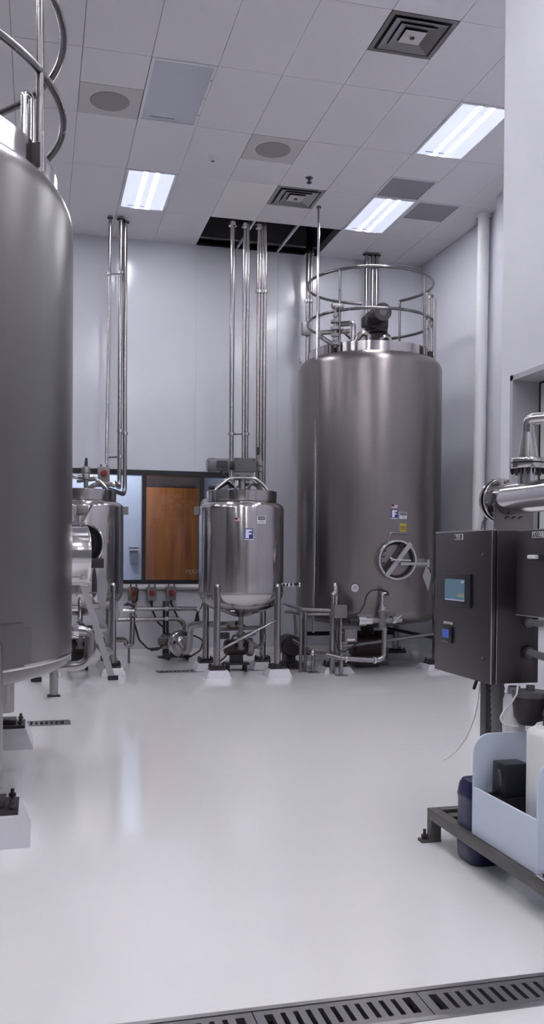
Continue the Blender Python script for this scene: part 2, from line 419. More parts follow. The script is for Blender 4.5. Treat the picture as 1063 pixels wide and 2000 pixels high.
rv.bb((XN-.012, oy-e, OB), (XN+.2, oy, oz)); rv.bb((XN-.012, OY0, oz-e), (XN+.2, oy, oz)); rv.bb((XN-.012, OY0, OB), (XN+.2, oy, OB+e)); rv.bb((XN-.012, OY0, OB), (XN+.2, OY0+e, oz))
mat('grey_reveal', (.42, .42, .46), .5, 0, noise=.03)
w2 = struct(rv.build('window_2', 'grey_reveal'), 'grey lined wall opening on the right')
gk = MB(); gk.bb((XN+.185, oy-e-.012, OB+e), (XN+.2, oy-e, oz-e)); gk.bb((XN+.185, OY0+e, oz-e-.012), (XN+.2, oy-e, oz-e))
gk.build('gasket', 'rubber', w2)
MB().bb((XN+.19, OY0+e, OB+e), (XN+.2, oy-e-.012, oz-e-.012)).build('panel', 'white_plastic', w2)
struct(MB().bb((XL-.15, YB, -.1), (XL, YW+.13, ZC+.1)).build('wall_left', 'wall_far'))
struct(MB().bb((XL, YB-.15, -.1), (XN+.2, YB, ZC+.1)).build('wall_rear', 'wall_far'))
# pilaster and white riser on the right wall
struct(MB().bb((5.50, 9.2, 0), (XR, 10.28, ZC)).build('trim_2', 'wall_panel'), 'white boxed pilaster on the side wall')
pt = thing('riser_pipe', 'thick white vertical riser pipe standing before the side wall', 'pipe', (5.58, 10.87, 0))
MB().cyl((5.58, 10.87, 0), (5.64, 10.87, ZC-.02), .078, 28).build('pipe', 'white_plastic', pt)
MB().lathe([(.10, ZC-.06), (.10, ZC), (.0, ZC)], 24, (5.64, 10.87, 0)).build('ceiling_collar', 'white_plastic', pt)
tag(MB().cyl((5.66, 11.1, .05), (5.66, 11.1, 2.05), .022).build('copper_pipe', 'copper'), 'thin orange brown pipe beside the white riser', 'pipe')

# ------------------------------------------------------------------ ceiling
hole = (gx(2), gx(5), gy(6), YW)
xs = sorted({XL, XR+.15, hole[0], hole[1]}); ys = sorted({YB, YW+.13, hole[2], hole[3]})
ceil = struct(rect_slab(xs, ys, [hole], ZC+.014, ZC+.12).build('ceiling', 'ceiling_dark'), 'suspended grey tile ceiling')
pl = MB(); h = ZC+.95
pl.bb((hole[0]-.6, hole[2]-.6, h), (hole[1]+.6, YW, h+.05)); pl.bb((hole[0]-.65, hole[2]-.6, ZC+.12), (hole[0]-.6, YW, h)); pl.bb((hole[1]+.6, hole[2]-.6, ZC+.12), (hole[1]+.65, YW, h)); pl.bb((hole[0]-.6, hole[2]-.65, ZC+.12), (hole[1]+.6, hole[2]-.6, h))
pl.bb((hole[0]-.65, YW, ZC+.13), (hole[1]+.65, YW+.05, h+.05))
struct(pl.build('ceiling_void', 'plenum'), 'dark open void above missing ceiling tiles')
occupied = set()
LIT = [(0, 4), (5, 0), (5, 4)]; OFF = [(0, 0)]
HID = [(5, -4), (3, -8), (-5, 4), (-5, 0), (0, -4), (-5, -4), (0, -8), (-5, -8), (2, -12), (-2, -12), (-6, -12), (2, -18), (-3, -18)]  # unseen lamps; the first pair is added to brighten the mid floor
for i, j in LIT+OFF+HID: occupied |= {(i, j), (i, j+1)}
SPK = [(-1, 1), (2, 2)]; DIF = [(3, -2), (3, 4)]; VEN = [(5, 3), (6, 4)]
for q in SPK+DIF+VEN: occupied.add(q)
for i in (2, 3, 4): occupied |= {(i, 6), (i, 7)}
tile_mesh = {}
def tile(i, j, n, material='ceiling_tile'):
    x0, x1, y0, y1 = gx(i), min(gx(i+1), XR), gy(j), gy(j+n)
    key = (round(x1-x0, 3), round(y1-y0, 3), material)
    g = .0024
    if key not in tile_mesh:
        mb = MB(); mb.bb((-(x1-x0)/2+g, -(y1-y0)/2+g, 0), ((x1-x0)/2-g, (y1-y0)/2-g, .013))
        me = bpy.data.meshes.new('ceiling_tile'); me.from_pydata([tuple(v) for v in mb.v], [], mb.f); me.materials.append(MATS[material]); tile_mesh[key] = me
    o = bpy.data.objects.new('ceiling_tile', tile_mesh[key]); COL.objects.link(o)
    o.parent = ceil; o.location = Vector(((x0+x1)/2, (y0+y1)/2, ZC+random.uniform(0, .0015)))-Vector(WP['ceiling'])
for i in range(-10, 8):
    for j in range(-22, 8, 2):
        if i >= 4 and gy(j+2) < YN-.3: continue
        a, b_ = (i, j) in occupied, (i, j+1) in occupied
        if a and b_: continue
        mt_ = 'ceiling_tile_new' if (i, j) == (2, 4) else 'ceiling_tile'
        if not a and not b_: tile(i, j, 2, mt_)
        elif a: tile(i, j+1, 1)
        else: tile(i, j, 1)
for x in (gx(3), gx(4)):
    MB().bb((x-.012, hole[2], ZC), (x+.012, YW, ZC+.035)).build('grid_bar', 'tbar', ceil)
MB().bb((hole[0], YW-.02, ZC), (hole[1], YW, ZC+.03)).build('grid_bar', 'black_frame', ceil)

# lamps
def troffer(i, j, label, lit=True, group=None):
    x, y = gx(i)+G/2, gy(j)+G
    t = thing('ceiling_light', label, 'ceiling light', (x, y, ZC), group)
    f = MB(); a, b_ = G/2-.004, G-.004; k = .03; z0 = ZC-.004; z1 = ZC+.013
    f.bb((x-a, y-b_, z0), (x+a, y-b_+k, z1)); f.bb((x-a, y+b_-k, z0), (x+a, y+b_, z1)); f.bb((x-a, y-b_+k, z0), (x-a+k, y+b_-k, z1)); f.bb((x+a-k, y-b_+k, z0), (x+a, y+b_-k, z1))
    f.build('frame', 'tbar', t)
    l = MB().bb((x-a+k, y-b_+k, ZC+.004), (x+a-k, y+b_-k, ZC+.012)).build('lens', 'lens_lit' if lit else 'lens_off', t)
    s_ = MB(); s_.bb((x-.19, y+b_-k-.075, ZC+.001), (x+.06, y+b_-k-.062, ZC+.005)); s_.build('lens_slot', 'vent_grey', t)
    if not lit:
        for n in range(3): MB().cyl((x+a-.015, y-.35+n*.35, z0-.003), (x+a-.015, y-.35+n*.35, z0+.002), .006, 10).build('screw', 'dark_iron', t)
    return t
troffer(0, 4, 'lit ceiling light on the left above the window wall')
troffer(5, 0, 'lit ceiling light cut by the near white wall on the right')
troffer(5, 4, 'lit ceiling light between the two grey vent panels')
troffer(0, 0, 'unlit pale ceiling light beside the round ceiling speaker', False)
for i, j in HID: troffer(i, j, 'lit unseen ceiling light, placed to light the room', True, 'ceiling lights outside the view')
# speakers
for (i, j), lab in zip(SPK, ('square ceiling speaker tile left of the unlit light', 'square ceiling speaker tile in the middle of the ceiling')):
    x, y = gx(i)+G/2, gy(j)+G/2
    t = thing('ceiling_speaker', lab, 'speaker', (x, y, ZC), 'round ceiling speakers')
    MB().bb((x-G/2+.004, y-G/2+.004, ZC-.001), (x+G/2-.004, y+G/2-.004, ZC+.013)).build('plate', 'speaker_tile', t)
    MB().lathe([(0, ZC-.012), (.12, ZC-.012), (.188, ZC-.008), (.195, ZC-.001), (0, ZC-.001)], 40, (x, y, 0)).build('grille', 'speaker_grille', t)
# air diffusers: nested square cones
def pyr_ring(mb, x, y, a0, z0, a1, z1):
    for s in range(4):
        c0 = [(-1, -1), (1, -1), (1, 1), (-1, 1)]; p, q = c0[s], c0[(s+1) % 4]; th = .004
        vs = [(x+p[0]*a0, y+p[1]*a0, z0), (x+q[0]*a0, y+q[1]*a0, z0), (x+q[0]*a1, y+q[1]*a1, z1), (x+p[0]*a1, y+p[1]*a1, z1)]
        vs += [(v[0], v[1], v[2]+th) for v in vs]
        mb.add(vs, [(0, 1, 2, 3), (7, 6, 5, 4), (0, 4, 5, 1), (1, 5, 6, 2), (2, 6, 7, 3), (3, 7, 4, 0)])
for (i, j), lab in zip(DIF, ('large square steel air diffuser near the top of the view', 'square steel air diffuser above the ceiling void')):
    x, y = gx(i)+G/2, gy(j)+G/2
    t = thing('air_diffuser', lab, 'air diffuser', (x, y, ZC), 'square ceiling diffusers')
    f = MB(); a = G/2-.004
    for s in ((-1, 0), (1, 0), (0, -1), (0, 1)):
        f.box((x+s[0]*(a-.02), y+s[1]*(a-.02), ZC+.003), (.04 if s[0] else 2*a-.08, .04 if s[1] else 2*a, .012))
    f.build('frame', 'diffuser_metal', t)
    MB().bb((x-a, y-a, ZC+.0095), (x+a, y+a, ZC+.0135)).build('throat', 'black_frame', t)
    for a0, a1 in ((.235, .17), (.165, .105)):
        q = MB(); pyr_ring(q, x, y, a0, ZC-.012, a1, ZC+.004); q.build('cone', 'diffuser_metal', t)
    q = MB(); q.bb((x-.095, y-.095, ZC-.016), (x+.095, y+.095, ZC-.010), bevel=.002); q.build('core_plate', 'speaker_tile', t)
    MB().cyl((x, y, ZC-.024), (x, y, ZC-.014), .02, 16).build('knob', 'dark_iron', t)
# vents
for (i, j), lab in zip(VEN, ('grey perforated return panel in front of the far right light', 'grey perforated return panel nearest the side wall')):
    x, y = gx(i)+G/2, gy(j)+G/2
    t = thing('return_vent', lab, 'vent', (x, y, ZC), 'grey return vents')
    f = MB(); a = G/2-.004
    for s in ((-1, 0), (1, 0), (0, -1), (0, 1)):
        f.box((x+s[0]*(a-.012), y+s[1]*(a-.012), ZC+.003), (.024 if s[0] else 2*a-.048, .024 if s[1] else 2*a, .012))
    f.build('frame', 'tbar', t)
    MB().bb((x-a+.024, y-a+.024, ZC+.002), (x+a-.024, y+a-.024, ZC+.012)).build('perforated_plate', 'vent_grey', t)
def ceil_pt(px, py):
    d = Fv + Rv*((px-CX)/FPX) - Uv*((py-CY)/FPX); return Vector((0, 0, EYE)) + d*((ZC-EYE)/d.z)
p = ceil_pt(416, 307); t = thing('smoke_detector', 'small white round detector on the ceiling between speakers', 'detector', (p.x, p.y, ZC))
MB().lathe([(0, ZC-.045), (.03, ZC-.045), (.036, ZC-.03), (.03, ZC-.026), (.045, ZC-.02), (.05, ZC), (0, ZC)], 24, (p.x, p.y, 0)).build('body', 'white_plastic', t)
MB().lathe([(0, ZC-.05), (.018, ZC-.05), (.02, ZC-.044), (0, ZC-.044)], 16, (p.x, p.y, 0)).build('sensor', 'grey_paint', t)
p = ceil_pt(604, 347); t = thing('sprinkler_head', 'small dark sprinkler head hanging from the ceiling', 'sprinkler', (p.x, p.y, ZC))
MB().lathe([(.045, ZC-.004), (.045, ZC), (0, ZC)], 20, (p.x, p.y, 0)).build('escutcheon', 'grey_paint', t)
MB().cyl((p.x, p.y, ZC-.06), (p.x, p.y, ZC), .012, 12).lathe([(0, ZC-.065), (.03, ZC-.065), (.03, ZC-.058), (0, ZC-.058)], 16, (p.x, p.y, 0)).build('deflector', 'dark_iron', t)

# ------------------------------------------------------------------ helpers for process equipment
def pad(x, y, s, h, label, group=None):
    b_ = s*.5; k = b_*.78
    mb = MB(); vs = [(x-b_, y-b_, 0), (x+b_, y-b_, 0), (x+b_, y+b_, 0), (x-b_, y+b_, 0), (x-k, y-k, h), (x+k, y-k, h), (x+k, y+k, h), (x-k, y+k, h)]
    mb.add(vs, [(0, 1, 2, 3), (4, 5, 6, 7), (0, 1, 5, 4), (1, 2, 6, 5), (2, 3, 7, 6), (3, 0, 4, 7)])
    return tag(mb.build('concrete_pad', 'curb'), label, 'concrete pad', group)
def foot(x, y, z, s, parent, bolts=True):
    f = MB(); f.box((x, y, z+.012), (s, s*.8, .024), bevel=.004); f.box((x, y, z+.04), (s*.62, s*.5, .035), bevel=.006)
    o = f.build('foot_plate', 'dark_iron', parent)
    if bolts:
        for sx_ in (-1, 1):
            for sy_ in (-1, 1):
                c = (x+sx_*s*.4, y+sy_*s*.3)
                q = MB(); q.lathe([(0, z+.076), (.010, z+.075), (.010, z+.052), (.019, z+.052), (.019, z+.035), (.010, z+.035), (.010, z+.02), (0, z+.02)], 10, (*c, 0))
                q.build('anchor_bolt', 'dark_iron', o)
    return o
def ferrule(mb, p, d, r, w_=.012):
    p = Vector(p); d = Vector(d).normalized(); mb.cyl(p-d*w_, p+d*w_, r, 18)
def logo(tank, c, ang, r, z, s, underline=True):
    """blue square with a white F"""
    wrap(patch(s, s*1.2, .0015, 0, z), c, ang, r).build('logo_plate', 'sticker_blue', tank)
    f = MB(); u = s/10
    for x0, x1, z0, z1 in ((-3.9, 0.2, -5, 4.9), (-3.9, 3.9, 2.6, 4.9), (-3.9, 3.4, -1.1, 1.0)):
        n = 4
        for i in range(n): f.bb((u*(x0+(x1-x0)*i/n), -.003, z+u*z0*1.05), (u*(x0+(x1-x0)*(i+1)/n), -.0012, z+u*z1*1.05))
    wrap(f, c, ang, r).build('logo_letter', 'sticker_white', tank)
    wrap(patch(s*1.05, s*.11, .0015, 0, z-s*.69), c, ang, r).build('logo_caption', 'sticker_white', tank)
def flag(tank, c, ang, r, z, s):
    f = wrap(patch(s, s*.58, .0015, 0, z), c, ang, r).build('flag_sticker', 'sticker_white', tank, label='small striped flag sticker')
    for k in range(4): wrap(patch(s, s*.58/7.5, .0025, 0, z-s*.25+k*s*.58*2/7), c, ang, r).build('stripe', 'sticker_red', f)
    wrap(patch(s*.42, s*.3, .0032, -s*.29, z+s*.14), c, ang, r).build('canton', 'sticker_black', f)
def warning(tank, c, ang, r, z, s):
    f = wrap(patch(s, s*.8, .0015, 0, z), c, ang, r).build('warning_sticker', 'sticker_white', tank, label='white and black danger sticker')
    wrap(patch(s*.88, s*.33, .0025, 0, z+s*.18), c, ang, r).build('band', 'sticker_black', f)
    wrap(text_mb('DANGER', s*.2, Matrix.Translation(Vector((0, -.003, z+s*.18)))), c, ang, r).build('lettering', 'sticker_white', f)
    for k, w_ in enumerate((.5, .78, .7)): wrap(patch(s*w_, s*.055, .0025, 0, z-s*.07-k*s*.1), c, ang, r).build('text_line', 'sticker_grey', f)

# ------------------------------------------------------------------ tall tank on the right
TC = (4.30, 11.5); TR = .963; TF = math.atan2(-TC[1], -TC[0])
def RT(th, rad, z): a = TF+R(th); return Vector((TC[0]+rad*math.cos(a), TC[1]+rad*math.sin(a), z))
T = thing('storage_tank', 'tall stainless tank with round manway in the far right corner', 'tank', (*TC, 0))
MB().lathe([(0, .50), (.45, .54), (.80, .60), (.90, .645), (.95, .70), (TR, .76), (TR, 3.90), (.955, 3.945), (.93, 3.99), (.89, 4.025), (.84, 4.04), (.5, 4.10), (0, 4.13)], 96, (*TC, 0)).build('shell', 'tank_steel', T, sharp=50)
MB().lathe([(.81, 4.02), (.81, 4.165), (.80, 4.17), (.785, 4.165), (.785, 4.04)], 72, (*TC, 0)).build('collar', 'vessel_steel', T)
wrap(MB().bb((-.004, -.003, .78), (.004, 0, 3.88)), TC, TF+R(-41), TR).build('seam_strip', 'dull_steel', T)
for s_, zz in ((-34, 4.10), (57, 4.10), (73, 4.08)):
    q = MB(); c = RT(s_, .83, zz); q.box((0, 0, 0), (.05, .03, .11), M=frame_at(TC, TF+R(s_), .83, zz)); q.build('bracket', 'dark_iron', T)
# guard rails
def guard(parent, c, front, rr, zl, zu, tr, pr_, zb, posts, gl, gu):
    a = math.degrees(front)
    MB().arc((*c, zu), rr, tr, a+gu[0], a+gu[1], 80, 10).build('guard_rail', 'rail_steel', parent)
    MB().arc((*c, zl), rr, tr, a+gl[0], a+gl[1], 80, 10).build('guard_rail', 'rail_steel', parent)
    for th in posts:
        x, y = c[0]+rr*math.cos(front+R(th)), c[1]+rr*math.sin(front+R(th))
        MB().cyl((x, y, zb), (x, y, zu), pr_, 12).build('rail_post', 'rail_steel', parent)
guard(T, TC, TF, .84, 4.56, 5.075, .019, .017, 4.03, (-27, 56, 150, 238), (-125, 175), (-172, 150))
def loop(parent, pts, r, bend, m='pipe_steel', name='grab_rail', n=12):
    return MB().tube(pts, r, n, bend).build(name, m, parent)
for th in (66, 78):
    a_, b_ = RT(th, .80, 4.05), RT(th, .80, 4.88); c_, d_ = RT(th+9, .86, 4.88), RT(th+9, .86, 4.05)
    loop(T, [a_, b_, c_, d_], .017, .05)
c0 = RT(140, .78, 4.1)
# agitator drive on top
q = MB(); base = W(738, 662, 11.35); mx0 = Vector((base.x, 11.35, 0))
q.lathe([(.16, 4.10), (.16, 4.16), (.10, 4.18), (.09, 4.40), (.13, 4.42), (.13, 4.46), (0, 4.46)], 28, (base.x, 11.35, 0)); q.build('agitator_pedestal', 'dark_iron', T)
gb = MB(); gb.box((base.x-.02, 11.35, 4.57), (.26, .24, .24), bevel=.03); gb.box((base.x-.16, 11.30, 4.54), (.14, .16, .14), bevel=.02); gb.build('gearbox', 'dark_iron', T)
m_ = MB(); p0 = Vector((base.x-.05, 11.30, 4.60)); dirm = Vector((-.03, -.42, .0)).normalized()
m_.cyl(p0, p0+dirm*.30, .108, 28); mo = m_.build('motor', 'dark_iron', T)
fn = MB()
for k in range(20):
    a = 2*PI*k/20; u = dirm.orthogonal().normalized(); v_ = dirm.cross(u); o_ = (u*math.cos(a)+v_*math.sin(a))
    fn.tube([p0+dirm*.05+o_*.11, p0+dirm*.22+o_*.11], .006, 5)
fn.build('cooling_fins', 'grey_paint', mo)
MB().cyl(p0+dirm*.24, p0+dirm*.325, .116, 28).build('fan_cover', 'dark_iron', mo)
MB().cyl(p0+dirm*.324, p0+dirm*.332, .05, 20).build('fan_hub', 'grey_paint', mo)
# pipework on the lid
yl = 11.2
def wp(*pp, y): return [W(a, b_, y) for a, b_ in pp]
def zfix(p, z): return Vector((p.x, p.y, z))
loop(T, [zfix(W(690, 660, 11.0), 4.10), zfix(W(690, 660, 11.0), 4.43), zfix(W(664, 613, 11.25), 4.47), zfix(W(660, 613, 11.5), 4.45)], .034, .07, name='lid_pipe')
loop(T, [zfix(W(657, 655, 11.0), 4.12), zfix(W(626, 638, 11.2), 4.28), zfix(W(626, 638, 11.2), 4.33), zfix(W(684, 634, 11.05), 4.34)], .030, .05, name='lid_pipe')
loop(T, [zfix(W(690, 655, 10.9), 4.10), zfix(W(705, 640, 10.85), 4.27), zfix(W(719, 655, 10.85), 4.27), zfix(W(720, 665, 10.85), 4.06)], .036, .08, name='lid_pipe')
loop(T, [zfix(W(740, 655, 10.9), 4.10), zfix(W(748, 642, 10.85), 4.24), zfix(W(760, 650, 10.85), 4.24), zfix(W(764, 662, 10.85), 4.06)], .034, .07, name='lid_pipe')
loop(T, [zfix(W(668, 625, 11.3), 4.42), zfix(W(700, 640, 11.2), 4.20), zfix(W(716, 640, 11.15), 4.18)], .024, .05, name='lid_pipe')
q = MB(); c = W(655, 640, 10.95)
q.cyl((c.x, 10.95, 4.10), (c.x, 10.95, 4.62), .018, 14)
for z_, r_ in ((4.14, .055), (4.19, .035), (4.25, .05), (4.33, .062), (4.42, .058), (4.50, .035), (4.60, .04)): q.cyl((c.x, 10.95, z_-.018), (c.x, 10.95, z_+.018), r_, 18)
q.box((c.x+.03, 10.95, 4.62), (.16, .07, .05), bevel=.01)
q.build('lid_valve', 'dull_steel', T)
loop(T, [zfix(W(737, 600, 11.8), 4.70), zfix(W(733, 600, 11.8), 4.86), zfix(W(745, 600, 11.75), 4.90), zfix(W(752, 600, 11.7), 4.72)], .014, .05, 'rubber', 'hose')
# lifting lug
q = MB(); M_ = frame_at(TC, TF+R(-78), .93, 4.02); q.tube([M_ @ Vector((-.04, 0, 0)), M_ @ Vector((-.02, 0, .07)), M_ @ Vector((.02, 0, .07)), M_ @ Vector((.04, 0, 0))], .012, 8, .02); q.build('lifting_lug', 'dull_steel', T)
# manway
MA = TF+R(19); MZ = 1.41; M_ = frame_at(TC, MA, TR-.03, MZ); RX = Matrix.Rotation(PI/2, 4, 'X')   # local z -> -y (outward)
def ell(mb): return mb
nk = MB().lathe([(.245, 0), (.245, .17), (.252, .185), (.245, .198), (.225, .198), (.218, .185), (.215, .05)], 48, M=M_ @ RX).build('manway_neck', 'polished', T)
MB().lathe([(.216, .06), (.216, .115), (.19, .12), (.19, .06)], 48, M=M_ @ RX).build('gasket', 'rubber', nk)
md = MB().lathe([(.205, .07), (.205, .10), (.195, .112), (.12, .125), (0, .135)], 48, M=M_ @ RX).build('manway_door', 'tank_steel', T)
q = MB(); Mr = M_ @ Matrix.Rotation(R(-52), 4, 'Y')
q.box((0, -.215, 0), (.52, .02, .055), M=Mr, bevel=.003); q.build('cross_bar', 'aluminium', md)
q = MB(); q.box((0, -.15, .055), (.44, .03, .05), M=Mr, bevel=.003); q.build('cross_bar', 'dark_iron', md)
q = MB(); q.tube([M_ @ Vector((0, -.13, 0)), M_ @ Vector((0, -.26, 0))], .02, 14); q.tube([M_ @ Vector((-.09, -.25, .005)), M_ @ Vector((.15, -.25, -.005))], .011, 10); q.tube([M_ @ Vector((-.09, -.25, .005)), M_ @ Vector((-.10, -.22, .02))], .022, 12); q.build('tee_handle', 'polished', md)
q = MB(); q.box((.21, -.22, -.045), (.36, .02, .035), M=M_, bevel=.003); q.box((.385, -.19, -.04), (.03, .09, .09), M=M_, bevel=.004); q.build('hinge_arm', 'aluminium', T)
q = MB(); q.box((.33, -.02, -.04), (.16, .05, .12), M=M_, bevel=.004); q.build('hinge_bracket', 'dull_steel', T)
loop(T, [M_ @ Vector((-.12, -.15, .20)), M_ @ Vector((-.09, -.17, .335)), M_ @ Vector((.16, -.13, .325))], .011, .03)
# dark symbol on the door
for k in range(3):
    q = MB(); th = R(150+k*14); q.tube([M_ @ Vector((.17*math.cos(th)-.012, -.125, .17*math.sin(th)+.02-k*.035)), M_ @ Vector((.17*math.cos(th)+.02, -.125, .17*math.sin(th)+.03-k*.035))], .009, 8)
    q.build('door_mark', 'sticker_black', md)
q = MB(); q.prism([(-.055, -.04), (-.01, .10), (.06, -.02), (.02, -.22)], .006, M_ @ Matrix.Translation(Vector((.38, -.20, -.16)))); q.build('hanging_tag', 'tag_grey', T, label='grey tag plate hung from hinge arm')
q = MB(); q.tube([M_ @ Vector((.39, -.20, -.07)), M_ @ Vector((.43, -.19, -.13)), M_ @ Vector((.44, -.19, -.2))], .005, 8); q.build('tag_cord', 'rubber', T)
# stickers
s_ = 11.0
logo(T, TC, TF+R(19.8), TR, 1.985, .085); flag(T, TC, TF+R(19.8), TR, 2.075, .075); warning(T, TC, TF+R(26.8), TR, 1.965, .105)
y_ = wrap(patch(.09, .10, .0015, 0, 1.815), TC, TF+R(26.8), TR).build('yellow_sticker', 'sticker_yellow', T, label='yellow caution sticker')
for k in range(3): wrap(patch(.075, .007, .0025, 0, 1.79+k*.018), TC, TF+R(26.8), TR).build('text_line', 'sticker_black', y_)
# dial thermometer
M_g = frame_at(TC, TF+R(-9), TR, 1.06)
gd = MB().lathe([(.0, 0), (.055, 0), (.06, .02), (.055, .035), (.047, .036)], 32, M=M_g @ RX).build('dial_gauge', 'polished', T)
MB().lathe([(.047, .030), (0, .031)], 28, M=M_g @ RX).build('dial_face', 'sticker_white', gd)
q = MB(); q.box((0, -.034, 0), (.05, .002, .006), M=M_g); q.box((0, -.033, .018), (.045, .002, .004), M=M_g); q.box((0, -.033, -.018), (.045, .002, .004), M=M_g); q.build('dial_marks', 'sticker_black', gd)
# weld pad near the post
wrap(patch(.20, .17, .005, 0, 1.0), TC, TF+R(-23), TR).build('leg_doubler', 'tank_steel', T)
# legs
LT = .69
for sx_, sy_ in ((-1, -1), (1, -1), (-1, 1), (1, 1)):
    x, y = TC[0]+sx_*LT, TC[1]+sy_*LT
    top = 1.10 if sy_ < 0 else .72
    lg = MB().lathe([(0, top+.02), (.03, top+.015), (.05, top-.03), (.05, .12), (0, .12)], 24, (x, y, 0)).build('leg', 'pipe_steel', T)
    foot(x, y, .07, .26, lg)
for nm, (sx_, sy_) in dict(a=(-1, -1), b=(1, -1), c=(-1, 1), d=(1, 1)).items():
    pad(TC[0]+sx_*LT, TC[1]+sy_*LT, .40, .07, {'a': 'white pad under the front left leg of the tall right tank', 'b': 'white pad under the front right leg of the tall right tank', 'c': 'white pad under the rear left leg of the tall right tank', 'd': 'white pad under the rear right leg of the tall right tank'}[nm], 'pads under the right tank')
q = MB(); q.tube([(TC[0]-LT, TC[1]-LT, .30), (TC[0]+LT, TC[1]-LT, .46)], .022, 12); q.build('leg_brace', 'dull_steel', T)
q = MB(); q.tube([(TC[0]+LT, TC[1]-LT, .40), (TC[0]-LT*.1, TC[1]+LT*.2, .55)], .022, 12); q.build('leg_brace', 'dark_iron', T)
q = MB(); q.lathe([(.09, .30), (.09, .52), (0, .52)], 24, (*TC, 0)); q.build('bottom_outlet', 'dark_iron', T)
q = MB(); q.tube([(TC[0]-LT, TC[1]+LT, .36), (TC[0]+LT, TC[1]+LT, .36)], .03, 12); q.build('leg_brace', 'dark_iron', T)

bm_ = MB().lathe([(0, 0), (.12, 0), (.15, .03), (.15, .42), (.12, .45), (0, .45)], 28, M=Matrix.Translation(Vector((3.98, 11.25, .27))) @ Matrix.Rotation(PI/2, 4, 'Y') @ Matrix.Rotation(0, 4, 'Z')).build('agitator_motor', 'burgundy_motor', T, label='dark red motor under the tank')
MB().box((4.2, 11.25, .05), (.5, .3, .04)).build('motor_base', 'dark_iron', T)
MB().bb((4.05, 11.17, .0), (4.35, 11.33, .16)).build('motor_cradle', 'dark_iron', T)
# outlet valve line in front of the right tank
yv = 10.42
v = thing('outlet_line', 'bent steel outlet pipe with valve in front of the right tank', 'pipe', (W(746, 1210, yv).x, yv, 0))
vx = W(746, 1210, yv).x
q = MB(); q.tube([W(746, 1215, yv), W(751, 1230, yv), W(750, 1289, yv), W(720, 1289, yv), W(668, 1286, yv), W(640, 1279, yv+.1), W(610, 1275, yv+.3), W(573, 1252, yv+.75)], .032, 16, .10); q.build('pipe', 'pipe_steel', v)
for (a, b_), d_ in (((732, 1289), (1, 0, 0)), ((675, 1287), (1, 0, -.02)), ((749, 1228), (0, 0, 1)), ((611, 1275), (1, -.3, 0))):
    q = MB(); ferrule(q, W(a, b_, yv+(.28 if a == 611 else 0)), d_, .045); q.build('clamp', 'polished', v)
q = MB(); c = W(746, 1212, yv); q.cyl((vx, yv, c.z-.07), (vx, yv, c.z+.10), .05, 20); q.cyl((vx, yv, c.z+.10), (vx, yv, c.z+.125), .075, 20); q.cyl((vx-.12, yv, c.z), (vx+.13, yv, c.z), .035, 18); q.cyl((vx, yv, c.z-.10), (vx, yv, c.z-.075), .065, 20); q.build('valve_body', 'dull_steel', v)
q = MB(); q.cyl((vx, yv, c.z+.125), (vx, yv, c.z+.17), .05, 18); q.cyl((vx, yv, c.z+.17), (vx, yv, c.z+.20), .03, 18); q.cyl((vx, yv, c.z+.20), (vx, yv, c.z+.31), .017, 14); q.cyl((vx, yv, c.z+.31), (vx, yv, c.z+.34), .03, 14); q.tube([(vx, yv, c.z+.335), (vx+.05, yv-.01, c.z+.34)], .012, 8); q.build('valve_stem', 'polished', v)
q = MB(); q.cyl((vx-.13, yv, c.z), (vx-.21, yv, c.z), .045, 20); q.cyl((vx-.215, yv, c.z), (vx-.31, yv, c.z), .062, 20); q.build('actuator', 'polished', v)
q = MB(); q.cyl((vx-.31, yv, c.z-.01), (vx-.42, yv, c.z-.01), .035, 16); q.build('actuator_hose', 'rubber', v)
q = MB(); q.cyl((vx+.12, yv, c.z+.01), (vx+.18, yv+.02, c.z+.01), .05, 18); q.tube([(vx+.16, yv, c.z), (vx+.26, yv-.01, c.z+.06)], .014, 10); q.cyl((vx+.2, yv+.02, c.z), (vx+.27, yv+.04, c.z), .028, 14); q.build('side_valve', 'polished', v)
q = MB(); q.tube([(vx, yv+.04, c.z), (vx, 10.72, c.z)], .035, 16); q.build('tank_nozzle', 'dull_steel', v)
q = MB(); pts = [W(693, 1200, yv), W(703, 1196, yv), W(712, 1180, yv), W(716, 1163, yv), W(725, 1153, yv), W(742, 1151, yv), W(756, 1156, yv), W(760, 1162, yv), W(752, 1162, yv)]
q.tube(pts, .011, 10, .05); q.build('black_hose', 'rubber', v)
for a, b_, lab, dy in ((612, 1310, 's', .33), (667, 1317, 's', .0)):
    zt = W(a, 1276, yv+dy).z; x = W(a, 1300, yv+dy).x
    s2 = MB(); s2.cyl((x, yv+dy, 0), (x, yv+dy, zt), .024, 14); s2.box((x, yv+dy, .006), (.14, .12, .012)); s2.build('pipe_support', 'pipe_steel', v)
# posts with junction boxes
st = thing('instrument_stand', 'steel post stand carrying two grey junction boxes by the right tank', 'stand', (W(660, 1290, 10.62).x, 10.62, 0))
x1_, x2_ = W(650, 1200, 10.62).x, W(663, 1200, 10.62).x
MB().tube([(x1_, 10.62, 0), (x1_, 10.62, .97), (x1_+.03, 10.62, 1.0)], .036, 14, .02).build('post', 'pipe_steel', st)
MB().cyl((x2_, 10.55, 0), (x2_, 10.55, .75), .024, 14).build('post', 'pipe_steel', st)
q = MB(); a, b_ = W(654, 1182, 10.5), W(678, 1207, 10.5); q.bb((a.x, 10.5, b_.z), (b_.x, 10.58, a.z), bevel=.004); q.build('junction_box', 'box_grey', st)
a, b_ = W(674, 1229, 10.48), W(698, 1254, 10.48); bx_ = MB().bb((a.x, 10.48, b_.z), (b_.x, 10.56, a.z), bevel=.004).build('junction_box', 'box_grey', st)
MB().bb((a.x+.03, 10.477, b_.z+.018), (b_.x-.03, 10.481, b_.z+.04)).build('nameplate', 'sticker_white', bx_)
